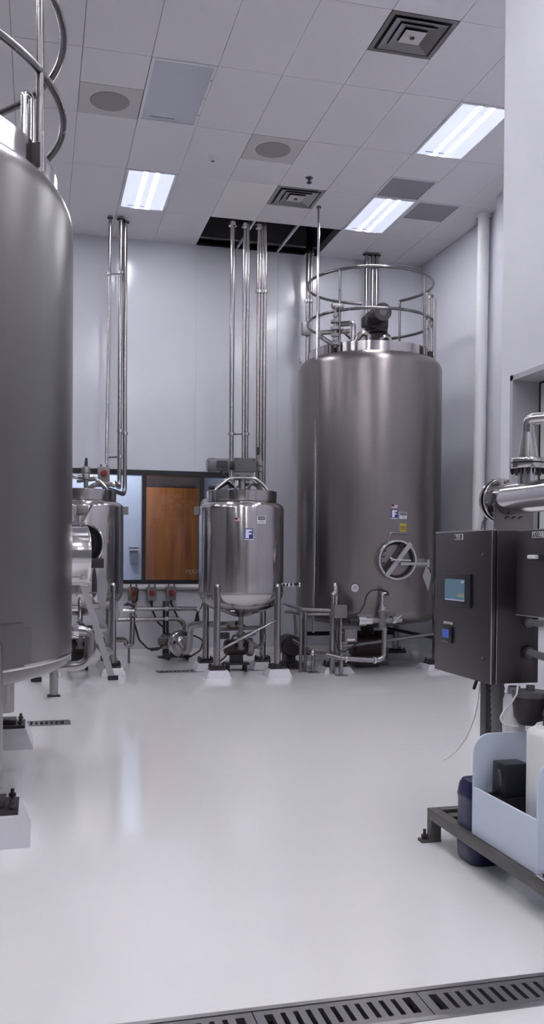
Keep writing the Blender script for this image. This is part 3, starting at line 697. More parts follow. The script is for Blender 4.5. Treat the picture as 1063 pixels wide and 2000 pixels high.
q = MB(); q.tube([W(660, 1208, 10.56), W(655, 1240, 10.54), W(660, 1268, 10.54), W(672, 1274, 10.52), W(690, 1262, 10.5), W(696, 1254, 10.5)], .008, 8, .06); q.tube([W(672, 1274, 10.52), W(705, 1252, 10.7), W(760, 1248, 10.9)], .007, 8, .05); q.build('cables', 'rubber', st)
q = MB(); q.tube([(a.x, 10.52, a.z-.05), (x2_, 10.55, a.z-.05)], .016, 10); q.build('bracket', 'dull_steel', st)
hr = thing('pipe_rail', 'bent horizontal steel rail between the middle vessel and the right tank', 'pipe', (3.3, 10.75, .5))
q = MB(); q.tube([W(556, 1181, 11.2), W(587, 1190, 10.8), W(655, 1192, 10.6)], .024, 14, .08); q.build('rail', 'pipe_steel', hr)
q = MB(); q.tube([W(560, 1195, 11.3), W(592, 1200, 10.95), W(650, 1200, 10.85)], .02, 14, .08); q.build('rail', 'dull_steel', hr)
for px in (588, 597):
    x = W(px, 1200, 10.85).x; MB().cyl((x, 10.85, 0), (x, 10.85, W(px, 1195, 10.85).z), .022, 12).build('post', 'dull_steel', hr)
# drop pipe from ceiling
p0 = ceil_pt(623, 403); pb = W(612, 1236, p0.y-.15)
dp = thing('drop_pipe', 'slim pale tube hanging from the ceiling before the right tank', 'pipe', (pb.x, pb.y, pb.z))
MB().tube([Vector((p0.x, p0.y, ZC)), W(613, 1195, p0.y-.14), pb], .017, 12).build('tube', 'polished', dp)
MB().lathe([(.03, ZC-.02), (.03, ZC), (0, ZC)], 16, (p0.x, p0.y, 0)).build('ceiling_fitting', 'dull_steel', dp)

# ------------------------------------------------------------------ two legged vessels
def vessel(c, label, padlab, main):
    X, Y = c; r = .525; front = math.atan2(-Y, -X)
    V = thing('mixing_vessel', label, 'vessel', (X, Y, 0))
    MB().lathe([(0, .70), (.10, .70), (.13, .715), (.38, .80), (.46, .86), (.503, .92), (.52, .97), (r, 1.01), (r, 2.02), (.515, 2.055), (.48, 2.085), (.445, 2.10), (.40, 2.105), (0, 2.12)], 80, (X, Y, 0)).build('shell', 'vessel_steel', V, sharp=50)
    MB().lathe([(.5265, .985), (.529, .99), (.529, 1.0), (.5265, 1.005)], 80, (X, Y, 0)).build('seam_band', 'dull_steel', V)
    MB().lathe([(.40, 2.09), (.43, 2.105), (.435, 2.12), (.435, 2.235), (.428, 2.24), (.36, 2.235), (.2, 2.22), (0, 2.225)], 64, (X, Y, 0)).build('lid', 'vessel_steel', V)
    for sy_ in (-1, 1):
        y = Y+sy_*.09
        MB().tube([(X-.36, y, 2.2), (X-.34, y, 2.26), (X-.17, y, 2.405), (X+.17, y, 2.405), (X+.31, y, 2.27), (X+.34, y, 2.2)], .020, 12, .2, 10).build('lid_hoop', 'polished', V)
    for sx_, sy_ in ((-1, -1), (1, -1), (-1, 1), (1, 1)):
        x, y = X+sx_*.372, Y+sy_*.372
        lg = MB().lathe([(0, 1.115), (.022, 1.11), (.038, 1.085), (.04, 1.06), (.04, .14), (0, .14)], 24, (x, y, 0)).build('leg', 'pipe_steel', V)
        foot(x, y, .09, .19, lg)
        nm = ('front ' if sy_ < 0 else 'rear ')+('left' if sx_ < 0 else 'right')
        pad(x, y, .30, .09, 'white tapered pad under the '+nm+' leg of '+padlab, 'pads under the '+padlab.split(' the ')[-1])
    # side lug
    for s_ in ((-88,) if main else (92,)):
        M_ = frame_at(c, front+R(s_), r-.01, 2.0); q = MB()
        q.prism([(-.012, -.05), (-.012, .05), (.012, .05), (.012, -.05)], .07, M_ @ Matrix.Translation(Vector((0, -.07, 0)))); q.build('lifting_lug', 'dull_steel', V)
    # bottom outlet
    q = MB(); q.cyl((X, Y, .30), (X, Y, .71), .032, 18); q.build('outlet_pipe', 'dull_steel', V)
    for z_, r_ in ((.58, .06), (.49, .052), (.38, .05), (.30, .048)):
        q = MB(); q.cyl((X, Y, z_-.014), (X, Y, z_+.014), r_, 18); q.build('clamp', 'dull_steel', V)
    q = MB(); q.cyl((X-.02, Y, .44), (X+.16, Y-.1, .50), .028, 14); q.build('outlet_valve', 'dull_steel', V)
    q = MB(); q.lathe([(0, 0), (.08, 0), (.10, .02), (.10, .26), (.07, .28), (0, .28)], 24, M=Matrix.Translation(Vector((X-.17, Y+.16, .30))) @ Matrix.Rotation(PI/2, 4, 'Y')); q.build('pump_motor', 'burgundy_motor', V)
    q = MB(); q.box((X-.02, Y+.16, .10), (.30, .2, .03)); q.build('motor_base', 'dark_iron', V)
    for a, b_ in ((-.13, .09), (.09, .09), (-.13, .23), (.09, .23)): MB().cyl((X+a, Y+b_, 0), (X+a, Y+b_, .09), .016, 10).build('motor_foot', 'dark_iron', V)
    MB().bb((X-.1, Y+.12, .115), (X+.06, Y+.2, .22)).build('motor_cradle', 'dark_iron', V)
    MB().lathe([(0, 0), (.10, 0), (.115, .02), (.115, .07), (.06, .09), (0, .09)], 28, M=Matrix.Translation(Vector((X+.11, Y+.16, .30))) @ Matrix.Rotation(PI/2, 4, 'Y')).build('pump_casing', 'dull_steel', V)
    MB().tube([(X+.20, Y+.16, .30), (X+.30, Y+.16, .30), (X+.33, Y+.1, .42), (X+.34, Y+.3, .55)], .026, 12, .06).build('pump_pipe', 'dull_steel', V)
    MB().tube([(X-.33, Y-.25, .16), (X-.2, Y-.1, .22), (X-.1, Y-.05, .48), (X-.01, Y-.02, .44)], .010, 8, .1).build('cable', 'rubber', V)
    MB().tube([(X+.05, Y-.05, .42), (X+.18, Y-.1, .36), (X+.28, Y-.1, .20), (X+.3, Y+.1, .14)], .009, 8, .1).build('cable', 'hose_grey', V)
    MB().box((X-.20, Y+.02, .46), (.12, .08, .08), bevel=.015).build('valve_actuator', 'dark_iron', V)
    q = MB(); q.tube([(X-.3, Y+.2, .52), (X+.3, Y+.22, .54)], .024, 12); q.build('cross_pipe', 'dull_steel', V)
    return V
CV = (2.43, 10.95)
V = vessel(CV, 'round stainless vessel on legs with a motor on its lid', 'the middle vessel', True)
X, Y = CV; vf = math.atan2(-Y, -X)
MB().tube([(X-.372+.03, Y-.385, .325), (X+.372-.03, Y-.385, .665)], .015, 12).build('leg_brace', 'pipe_steel', V)
logo(V, CV, vf+R(9.5), .525, 1.71, .10); flag(V, CV, vf+R(-4.5), .525, 1.875, .075); warning(V, CV, vf+R(27), .525, 1.875, .115)
MB().box((0, -.01, 0), (.05, .02, .006), M=frame_at(CV, vf+R(-11), .5, .80) @ Matrix.Rotation(R(35), 4, 'X')).build('small_plate', 'sticker_white', V)
# drive on the lid
zc = 2.555
MB().lathe([(.11, 2.22), (.11, 2.25), (.045, 2.27), (.045, 2.40), (.09, 2.41), (.09, 2.44), (0, 2.44)], 24, (X, Y-.02, 0)).build('pedestal', 'dull_steel', V)
MB().bb((X-.10, Y-.1, 2.44), (X+.13, Y+.06, 2.475)).build('mounting_plate', 'dull_steel', V)
MB().bb((X-.115, Y-.14, 2.475), (X+.145, Y+.07, 2.645), bevel=.012).build('gearbox', 'grey_paint', V)
for a, b_ in ((-.09, 2.62), (.12, 2.62), (.12, 2.50), (-.06, 2.56)): MB().cyl((X+a, Y-.146, b_), (X+a, Y-.138, b_), .008, 8).build('bolt', 'dark_iron', V)
MB().cyl((X-.17, Y-.03, zc), (X-.11, Y-.03, zc), .055, 20).build('coupling', 'dark_iron', V)
mo = MB().lathe([(0, 0), (.07, 0), (.088, .02), (.088, .09), (.082, .10), (.082, .24), (.088, .245), (.088, .265), (.06, .27), (0, .27)], 32, M=Matrix.Translation(Vector((X-.44, Y-.03, zc))) @ Matrix.Rotation(PI/2, 4, 'Y')).build('motor', 'motor_grey', V)
MB().bb((X-.335, Y-.118, zc-.045), (X-.205, Y-.09, zc+.05), bevel=.006).build('terminal_box', 'dark_iron', mo)
MB().tube([(X-.27, Y-.06, zc-.08), (X-.25, Y-.07, zc-.13), (X-.22, Y-.07, zc-.15)], .018, 10, .02).build('cable_gland', 'rubber', mo)
q = MB(); vx_ = X+.235
q.lathe([(0, 2.72), (.02, 2.72), (.025, 2.63), (.04, 2.625), (.045, 2.57), (.036, 2.56), (.045, 2.55), (.045, 2.50), (.03, 2.49), (.03, 2.23), (0, 2.23)], 20, (vx_, Y+.02, 0)); q.build('lid_valve', 'dull_steel', V)
MB().lathe([(0, 2.80), (.018, 2.795), (.02, 2.70), (0, 2.70)], 14, (vx_-.02, Y+.02, 0)).build('valve_cap', 'rubber', V)
MB().cyl((X-.42, Y-.02, 2.28), (X-.30, Y-.02, 2.275), .026, 12).build('black_port', 'rubber', V)
MB().tube([(X-.30, Y-.02, 2.27), (X-.16, Y+.1, 2.36), (X-.02, Y+.14, 2.26)], .02, 10, .06).build('lid_hose', 'rubber', V)
MB().tube([(X+.10, Y+.12, 2.24), (X+.14, Y+.12, 2.36), (X+.30, Y+.15, 2.30)], .02, 10, .05).build('lid_hose', 'dull_steel', V)
MB().lathe([(0, 2.34), (.06, 2.33), (.10, 2.29), (.105, 2.23), (0, 2.23)], 24, (X+.0, Y+.15, 0)).build('spray_dome', 'polished', V)
MB().lathe([(0, 2.16), (.05, 2.15), (.08, 2.10), (.085, 2.04), (0, 2.04)], 20, (X-.40, Y+.18, 0)).build('side_port', 'dull_steel', V)
# sample cock on the right side
M_ = frame_at(CV, vf+R(88), .525, 1.09); q = MB(); q.tube([M_ @ Vector((0, 0, 0)), M_ @ Vector((0, -.20, .015))], .016, 12); q.build('sample_cock', 'dark_iron', V)
for d_, r_ in ((.03, .026), (.07, .026), (.12, .024), (.20, .036)):
    q = MB(); ferrule(q, M_ @ Vector((0, -d_, .005)), M_ @ Vector((0, -1, 0))-M_ @ Vector((0, 0, 0)), r_, .009); q.build('cock_collar', 'polished', V)
LV = (.50, 11.42)
V2 = vessel(LV, 'legged stainless vessel half hidden behind the large left tank', 'the vessel behind the left tank', False)
X, Y = LV; lf = math.atan2(-Y, -X)
q = MB(); p = W(168, 920, Y-.1)
q.lathe([(0, 2.53), (.03, 2.53), (.05, 2.515), (.055, 2.50), (.055, 2.445), (.045, 2.44), (.05, 2.43), (.05, 2.37), (.03, 2.36), (.025, 2.22), (0, 2.22)], 20, (p.x, Y-.1, 0)); q.build('lid_valve', 'dull_steel', V2)
MB().cone((p.x, Y-.1, 2.53), (p.x+.005, Y-.1, 2.63), .022, .015, 12).build('valve_cap', 'black_plastic', V2)
MB().tube([W(150, 940, Y), W(168, 938, Y), W(186, 936, Y+.1), W(215, 948, Y+.1)], .022, 10, .06).build('lid_hose', 'hose_grey', V2)
MB().tube([W(172, 955, Y-.05), W(185, 947, Y-.05), W(210, 946, Y-.02), W(224, 946, Y)], .03, 12, .06).build('lid_hose', 'hose_grey', V2)
q = MB(); ferrule(q, W(222, 946, Y), (1, 0, 0), .04); q.build('clamp', 'polished', V2)
q = MB(); a = W(138, 930, Y-.15); q.bb((a.x, Y-.2, 2.38), (a.x+.09, Y-.1, 2.41), bevel=.005); q.build('hatch_latch', 'polished', V2)
q = MB(); a = W(155, 995, Y-.55); q.bb((a.x-.03, Y-.575, a.z-.05), (a.x+.1, Y-.50, a.z+.05), bevel=.006); q.build('side_bracket', 'dull_steel', V2)
# hanging tag plates
for i, (pp, yy) in enumerate((([(190, 1125), (198, 1103), (211, 1140), (204, 1205), (190, 1170)], Y-.62), ([(222, 1180), (228, 1172), (235, 1200), (229, 1212), (223, 1208)], Y-.4))):
    pts = [W(a, b_, yy) for a, b_ in pp]; o = pts[0]
    q = MB(); q.prism([(p_.x-o.x, p_.z-o.z) for p_ in pts], .006, Matrix.Translation(o)); tg = q.build('hanging_tag', 'tag_grey', V2, label='grey tag plate hung below the vessel')
    top = pts[1]; MB().tube([top, top+Vector((.01, .05, .07)), Vector((top.x, Y-.50, top.z+.12))], .004, 6).build('tag_cord', 'rubber', tg)

# ------------------------------------------------------------------ large tank on the left
LC = (-1.39, 6.0); LR = 1.6; LF = math.atan2(-LC[1], -LC[0])
L = thing('storage_tank', 'very large stainless tank filling the left edge with a side hatch', 'tank', (*LC, 0))
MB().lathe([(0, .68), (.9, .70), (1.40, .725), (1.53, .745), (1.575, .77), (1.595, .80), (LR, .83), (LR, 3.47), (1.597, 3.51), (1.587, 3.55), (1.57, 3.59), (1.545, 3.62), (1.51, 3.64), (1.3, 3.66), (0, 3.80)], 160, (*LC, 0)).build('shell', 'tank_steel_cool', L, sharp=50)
MB().lathe([(1.6005, .825), (1.603, .83), (1.603, .842), (1.6005, .847)], 160, (*LC, 0)).build('seam_band', 'polished', L)
MB().lathe([(1.50, 3.60), (1.50, 3.79), (1.49, 3.80), (1.475, 3.79), (1.475, 3.63)], 120, (*LC, 0)).build('collar', 'vessel_steel', L)
def LP(deg, rad, z): return Vector((LC[0]+rad*math.cos(R(deg)), LC[1]+rad*math.sin(R(deg)), z))
GRL = 1.535
MB().arc((*LC, 4.72), GRL, .023, -150, 175, 120, 12).build('guard_rail', 'rail_steel', L)
MB().arc((*LC, 4.19), GRL, .023, -150, 175, 120, 12).build('guard_rail', 'rail_steel', L)
for dg in (-25, 65, 155, -115):
    MB().cyl(LP(dg, GRL, 3.60), LP(dg, GRL, 4.74), .022, 14).build('rail_post', 'rail_steel', L)
    MB().box((0, 0, 0), (.05, .06, .14), M=frame_at(LC, R(dg), 1.515, 3.71)).build('rail_bracket', 'dark_iron', L)
for dg in (-26,):
    q = MB(); q.tube([LP(dg, 1.45, 3.66), LP(dg, 1.45, 4.07), LP(dg+2, 1.47, 4.07), LP(dg+2, 1.47, 3.66)], .017, 12, .035); q.build('grab_rail', 'polished', L)
# side hatch
HA = 6; M_ = frame_at(LC, R(HA), LR-.06, 1.44)
hn = MB().lathe([(.195, 0), (.195, .145), (.20, .155), (.20, .172), (.18, .172), (.175, .08), (0, .08)], 48, M=M_ @ RX).build('hatch_neck', 'polished', L)
MB().tube([W(160, 1022, 6.35), W(181, 986, 6.35)], .010, 10).build('clamp_lever', 'polished', hn)
q = MB(); q.cyl(W(155, 1024, 6.35)-Vector((0, 0, .01)), W(155, 1021, 6.35), .02, 12); q.build('lever_base', 'polished', hn)
q = MB(); q.bb(W(138, 1025, 6.35)-Vector((0, .02, 0)), W(166, 1022, 6.35)+Vector((0, .02, 0))); q.build('lever_plate', 'polished', hn)
q = MB(); a = W(128, 990, 6.4); q.lathe([(.028, 0), (.032, .03), (.026, .06), (.03, .09), (0, .09)], 18, M=Matrix.Translation(W(137, 1020, 6.5))); q.build('hatch_vent', 'polished', hn)
hd = Vector(W(172, 1062, 6.75)); Md = Matrix.Translation(hd) @ Matrix.Rotation(R(-35), 4, 'Z') @ RX
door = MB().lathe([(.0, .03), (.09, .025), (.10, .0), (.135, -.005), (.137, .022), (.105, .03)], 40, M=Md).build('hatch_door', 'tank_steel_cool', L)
MB().lathe([(.098, .024), (.098, .040), (.130, .040), (.132, .024)], 40, M=Md).build('gasket', 'rubber', door)
MB().tube([Md @ Vector((.142*math.cos(R(t_)), .142*math.sin(R(t_)), .03)) for t_ in range(-95, 75, 10)], .009, 8).build('door_rim', 'polished', door)
q = MB(); a = W(172, 1100, 6.6); q.box((a.x+.04, 6.6, a.z), (.12, .10, .07), rz=.3, bevel=.006); q.build('hatch_step', 'dark_iron', L)
# sampling valve and outlet bend
M_ = frame_at(LC, R(1), LR, 1.10); q = MB(); q.tube([M_ @ Vector((0, .02, 0)), M_ @ Vector((0, -.05, 0))], .02, 14); q.build('sample_valve', 'polished', L)
q = MB(); q.arc((0, 0, 0), .065, .008, 0, 360, 32, 8); q.tube([(-.065, 0, 0), (.065, 0, 0)], .006, 8); q.tube([(0, -.065, 0), (0, .065, 0)], .006, 8); q.xf(M_ @ Matrix.Translation(Vector((0, -.05, 0))) @ RX); q.build('hand_wheel', 'polished', L)
yo = 6.55
q = MB(); q.tube([W(118, 1231, yo), W(150, 1231, yo), W(176, 1233, yo), W(174, 1298, yo), W(112, 1304, yo)], .034, 18, .10, 8); q.build('outlet_bend', 'pipe_steel', L)
for px, r_ in ((146, .048), (151, .056)):
    q = MB(); ferrule(q, W(px, 1231, yo), (1, 0, 0), r_, .009); q.build('clamp', 'polished', L)
q = MB(); q.tube([W(151, 1224, yo), W(152, 1214, yo), W(157, 1212, yo)], .009, 8); q.build('clamp_screw', 'dull_steel', L)
# legs and pads
for dx_, dy_ in ((1, -1), (1, 1), (-1, -1), (-1, 1)):
    x, y = LC[0]+dx_*1.165-.04, LC[1]+dy_*1.165
    lg = MB().lathe([(0, 1.05), (.05, 1.04), (.085, .99), (.09, .94), (.09, .25), (0, .25)], 28, (x, y, 0)).build('leg', 'pipe_steel', L)
    foot(x, y, .14, .34, lg)
    pad(x, y, .46, .14, 'white epoxy pad under the '+('near' if dy_ < 0 else 'far')+(' right' if dx_ > 0 else ' left')+' leg of the large left tank', 'pads under the large left tank')
    dg = math.degrees(math.atan2(dy_, dx_))
    pp = MB(); n = 10
    for k in range(n): pp.bb((-.34+.68*k/n, -.012, .84+(.0 if 0 < k < n-1 else .02)), (-.34+.68*(k+1)/n, 0, 1.08-(.0 if 0 < k < n-1 else .03)))
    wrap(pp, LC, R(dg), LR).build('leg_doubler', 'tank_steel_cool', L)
# short support post behind the tank
t = thing('support_post', 'short steel support post standing behind the large left tank', 'post', (W(105, 1355, 9.5).x, 9.5, 0))
x = t.location.x
MB().cyl((x, 9.5, .012), (x, 9.5, .36), .044, 20).build('post', 'pipe_steel', t); MB().box((x, 9.5, .006), (.13, .13, .012)).build('base_plate', 'dark_iron', t)
MB().cyl((x, 9.5, .36), (x, 9.5, .43), .014, 10).build('stud', 'dark_iron', t)
MB().lathe([(.0, .43), (.06, .43), (.06, .45), (0, .45)], 20, (x, 9.5, 0)).build('top_plate', 'dull_steel', t)

# ------------------------------------------------------------------ step ladder
t = thing('step_ladder', 'aluminium A-frame step ladder standing behind the left tank hatch', 'ladder', (.5, 10.8, 0))
def rail(p, q_, w_=.075, d_=.03, m='aluminium', name='side_rail', foot_=True):
    p, q_ = Vector(p), Vector(q_); ax = (q_-p).normalized(); sd = Vector((0, 1, 0)); u = ax.cross(sd).normalized()
    mb = MB(); vs = [b0+u*i*w_/2+sd*j*d_/2 for b0 in (p, q_) for i in (-1, 1) for j in (-1, 1)]
    mb.add(vs, [(0, 1, 3, 2), (4, 6, 7, 5), (0, 4, 5, 1), (2, 3, 7, 6), (0, 2, 6, 4), (1, 5, 7, 3)]); o = mb.build(name, m, t)
    if foot_:
        MB().box((p.x+.02, p.y, .025), (.12, .06, .05), bevel=.006).build('rubber_foot', 'rubber', o)
    return o
ap = W(128, 1050, 10.6)
A0, A1 = Vector((.82, 10.6, .045)), Vector((ap.x+.04, 10.6, ap.z)); B0, B1 = Vector((.95, 11.22, .045)), Vector((ap.x+.11, 11.08, ap.z))
C0, C1 = Vector((-.04, 10.62, .045)), Vector((ap.x-.03, 10.62, ap.z)); E0, E1 = Vector((.02, 11.24, .045)), Vector((ap.x+.04, 11.08, ap.z))
for a, b_ in ((A0, A1), (B0, B1), (C0, C1), (E0, E1)): rail(a, b_)
for k in range(1, 6):
    f_ = k/6; a = A0.lerp(A1, f_); b_ = B0.lerp(B1, f_)
    q = MB(); q.box((0, 0, 0), (.09, abs(b_.y-a.y)-.03, .03)); q.xf(Matrix.Translation((a+b_)/2)); q.build('step', 'aluminium', t)
for k in (1, 4):
    a = C0.lerp(C1, k/6); b_ = E0.lerp(E1, k/6); q = MB(); q.tube([a, b_], .012, 8); q.build('rear_brace', 'aluminium', t)
q = MB(); q.box((A1.x-.02, 10.85, A1.z+.015), (.17, .55, .03)); q.build('top_cap', 'dark_iron', t)

# ------------------------------------------------------------------ switches, conduit and pipes on the back wall
cr_ = tag(MB().cyl((.4, YW-.045, .965), (2.75, YW-.045, .965), .022, 14).build('conduit', 'dull_steel'), 'horizontal steel conduit under the interior window', 'conduit')
def switch(px, py, y, label, cable=None, w_=.135, h_=.20, lead=False):
    c = W(px, py, y)
    s_ = thing('disconnect_switch', label, 'switch', (c.x, y, c.z-h_/2), 'red knobbed isolator switches')
    MB().bb((c.x-w_/2, y, c.z-h_/2), (c.x+w_/2, y+.09, c.z+h_/2), bevel=.006).build('enclosure', 'box_grey', s_)
    k = MB().lathe([(.0, .03), (.03, .03), (.036, .0)], 24, M=Matrix.Translation(Vector((c.x, y, c.z+.01))) @ RX); kn = k.build('knob', 'red_knob', s_)
    MB().lathe([(.036, .0), (.046, .0), (.046, .006), (.036, .006)], 24, M=Matrix.Translation(Vector((c.x, y, c.z+.01))) @ RX).build('knob_ring', 'copper', s_)
    MB().box((c.x, y-.036, c.z+.01), (.014, .02, .055)).build('knob_grip', 'red_knob', kn)
    for e_ in (-.035, .045): MB().cyl((c.x+e_, y+.045, c.z+h_/2), (c.x+e_, y+.045, c.z+h_/2+.035), .014, 10).build('cable_gland', 'dull_steel', s_)
    MB().cyl((c.x+.0, y+.045, c.z-h_/2-.05), (c.x+.0, y+.045, c.z-h_/2), .02, 10).build('lower_gland', 'dark_iron', s_)
    if cable: MB().tube([Vector((c.x, y+.045, c.z-h_/2-.04))]+[W(a, b_, y+.05) for a, b_ in cable], .013, 8, .08).build('cable', 'rubber', s_)
    return s_
ys_ = YW-.16
s1 = switch(261, 1160, ys_, 'wall switch box with tangled wiring nearest the left vessel', [(262, 1215), (272, 1250), (290, 1268), (313, 1265)])
MB().tube([W(256, 1150, ys_-.04), W(270, 1148, ys_-.06), W(268, 1172, ys_-.06), W(262, 1180, ys_-.05), W(246, 1182, ys_-.04)], .012, 8, .05).build('loose_wire', 'rubber', s1)
MB().tube([W(262, 1146, ys_-.05), W(256, 1165, ys_-.07), W(266, 1178, ys_-.06), W(260, 1190, ys_-.04)], .011, 8, .05).build('loose_wire', 'copper', s1)
switch(297, 1160, ys_, 'wall switch box with red knob in the middle under the window', [(299, 1195), (308, 1215), (322, 1228)])
switch(335, 1159, ys_, 'wall switch box with red knob closest to the middle vessel', [(342, 1195), (352, 1215), (362, 1232)])
s4 = switch(203, 926, 11.9, 'red knobbed switch box hanging above the left vessel', None, .15, .19)
# tall pipe groups
def riser(label, cat, pts, r, group=None, m='pipe_steel', flange=None, bend=.12):
    p = pts[-1]; t_ = thing('riser_pipe', label, cat, (p[0], p[1], min(q[2] for q in pts)), group)
    MB().tube(pts, r, 14, bend).build('pipe', m, t_)
    if flange:
        MB().lathe([(r*1.9, ZC-.03), (r*1.9, ZC-.012), (r*1.3, ZC), (0, ZC)], 20, (pts[0][0], pts[0][1], 0)).build('ceiling_collar', m, t_)
    return t_
def clip(t_, p, q_=None, r=.035):
    MB().cyl((p[0], p[1], p[2]-.018), (p[0], p[1], p[2]+.018), r, 14).build('pipe_clip', 'polished', t_)
    if q_ is not None: MB().tube([p, q_], .008, 8).build('clip_rod', 'dark_iron', t_)
ya = 12.25
xa, xb = W(213, 600, ya).x, W(236, 600, ya).x
c4 = s4.location
tA = riser('thin steel riser dropping to the switch box over the left vessel', 'pipe', [(xa+.01, ya, ZC), (xa-.0, ya, 4.6), (W(208, 905, 11.95).x, 11.95, W(208, 905, 11.95).z)], .020, flange=True, bend=.4)
xb_ = W(236, 480, ya).x
tB = riser('steel riser bending into the left vessel lid hose', 'pipe', [(xb_, ya, ZC), (xb_-.005, ya, 2.34), (W(224, 946, Y).x, Y, 2.34)], .030, flange=True)
tC = riser('outer steel riser bending behind the left vessel lid', 'pipe', [(xb_+.065, ya+.1, ZC), (xb_+.075, ya+.1, 2.26), (W(205, 955, Y).x, Y+.05, 2.28)], .030, flange=True)
clip(tA, Vector((xa, ya, W(213, 535, ya).z)), Vector((xb_, ya, W(237, 535, ya).z))); clip(tB, Vector((xb_, ya, W(237, 533, ya).z)), r=.045)
clip(tB, Vector((xb_, ya, W(237, 842, ya).z)), r=.045); clip(tC, Vector((xb_+.073, ya+.1, W(246, 845, ya).z)), r=.045)
clip(tB, Vector((xb_-.003, ya, W(232, 892, ya).z)), Vector((xa, ya, W(210, 893, ya).z)), r=.042)
yb = 12.0
grp = []
for px, r_, zb_, lab, top in ((453.5, .032, 2.45, 'leftmost steel riser of the cluster above the middle vessel', 6.25), (477, .026, 2.5, 'second steel riser from the left above the middle vessel', 6.35), (483, .026, 2.5, 'third steel riser from the left above the middle vessel', 6.35),
                          (505, .028, 2.4, 'fourth steel riser from the left above the middle vessel', 6.1), (511, .024, 2.4, 'fifth steel riser from the left above the middle vessel', 6.1), (517, .026, 2.3, 'rightmost steel riser of the cluster above the middle vessel', 6.35)):
    x = W(px, 650, yb).x
    t_ = thing('riser_pipe', lab, 'pipe', (x, yb, zb_-.2), 'risers above the middle vessel')
    MB().tube([(x, yb, top+.3), (x, yb, zb_), (x-.05, yb-.4, zb_-.12)], r_, 14, .12).build('pipe', 'pipe_steel', t_)
    if px in (453.5, 477, 505): MB().lathe([(r_*1.0, 5.86), (r_*1.8, 5.88), (r_*1.8, 5.93), (r_, 5.95)], 18, (x, yb, 0)).build('clamp', 'polished', t_)
    if px in (505, 517): clip(t_, Vector((x, yb, W(px, 570, yb).z)), r=r_*1.7)
    if px in (453.5, 483): clip(t_, Vector((x, yb, W(px, 848, yb).z)), Vector((W(479, 848, yb).x, yb, W(479, 848, yb).z)) if px < 460 else None, r=r_*1.6)
q = thing('duct_elbow', 'dark flexible duct curling inside the ceiling void', 'duct', (W(440, 440, 12.2).x, 12.2, 6.2))
MB().tube([(W(440, 440, 12.2).x-.1, 12.5, 6.6), (W(440, 440, 12.2).x-.05, 12.2, 6.25), (W(455, 440, 12.2).x, 12.0, 6.2), (W(460, 440, 12.2).x, 12.0, 6.6)], .07, 14, .15).build('duct', 'rubber', q)
yc = 12.75
for px, r_, lab in ((601, .030, 'left steel riser behind the rail of the right tank'), (608, .022, 'right steel riser behind the rail of the right tank')):
    x = W(px, 600, yc).x
    t_ = thing('riser_pipe', lab, 'pipe', (x, yc, 3.9), 'risers left of the right tank')
    MB().tube([(x, yc, 6.5), (x, yc, .6)], r_, 12).build('pipe', 'pipe_steel', t_)
    clip(t_, Vector((x, yc, W(px, 495, yc).z)), r=r_*1.7); clip(t_, Vector((x, yc, W(px, 588, yc).z)), r=r_*1.7)
    if px == 601: MB().bb((x-.1, yc-.08, W(px, 657, yc).z), (x+.02, yc-.02, W(px, 632, yc).z), bevel=.005).build('pipe_box', 'dull_steel', t_)
yd = 12.7
for px, r_, lab in ((716, .030, 'left steel riser behind the drive of the right tank'), (728, .028, 'middle steel riser behind the drive of the right tank'), (736, .030, 'right steel riser behind the drive of the right tank')):
    x = W(px, 550, yd).x
    riser(lab, 'pipe', [(x, yd, ZC), (x, yd, 4.9), (x, yd-.5, 4.6)], r_, 'risers behind the right tank drive', flange=True)

# pipe rack and pump on the floor by the back wall
yr = 12.75
rk = thing('pipe_rack', 'two horizontal steel pipes on a post under the wall switches', 'pipe rack', (W(325, 1290, yr).x, yr, 0))
MB().tube([W(266, 1189, yr), W(385, 1189, yr), W(388, 1195, yr-.03)], .030, 14, .03).build('pipe', 'pipe_steel', rk)
MB().tube([W(217, 1211, yr), W(345, 1209, yr), W(360, 1216, yr), W(360, 1250, yr)], .030, 14, .08).build('pipe', 'pipe_steel', rk)
for px in (320.5, 327):
    x = W(px, 1240, yr+.05).x; MB().cyl((x, yr+.05, 0), (x, yr+.05, W(px, 1174, yr).z), .02, 12).build('post', 'dark_iron', rk)
MB().box((W(323, 1280, yr).x, yr+.05, .008), (.2, .14, .016)).build('base_plate', 'dark_iron', rk)
for py in (1189, 1209):
    q = MB(); ferrule(q, W(325, py, yr), (1, 0, 0), .048, .02); q.build('clamp', 'polished', rk)
MB().tube([W(386, 1192, yr-.02), W(385, 1214, yr-.02)], [.012, .04], 12).build('black_grip', 'rubber', rk)
MB().tube([W(392, 1190, yr), W(398, 1172, yr+.05), W(403, 1165, yr+.1)], .008, 8).build('thin_cable', 'rubber', rk)
vp = thing('drain_line', 'vertical steel pipe looping under the left vessel', 'pipe', (W(257, 1262, 12.2).x, 12.2, .1))
MB().tube([W(259, 1190, 12.3), W(259, 1210, 12.25), W(257, 1260, 12.2), W(247, 1262, 12.2), W(244, 1249, 12.2), W(200, 1249, 12.0)], .036, 14, .07).build('pipe', 'pipe_steel', vp)
q = MB(); q.cyl(W(240, 1193, 12.25), W(262, 1193, 12.25), .035, 16); q.build('valve_body', 'polished', vp)
MB().tube([W(259, 1185, 12.2), W(250, 1178, 12.15), W(243, 1182, 12.1)], .012, 8).build('valve_lever', 'dark_iron', vp)
for py in (1203, 1180):
    q = MB(); ferrule(q, W(260, py, 12.25), (0, 0, 1), .055, .012); q.build('clamp', 'dull_steel', vp)
yp = 12.45
p_ = W(252, 1264, 12.2); MB().cyl((p_.x, 12.2, 0), (p_.x, 12.2, p_.z), .016, 10).build('support', 'dull_steel', vp)
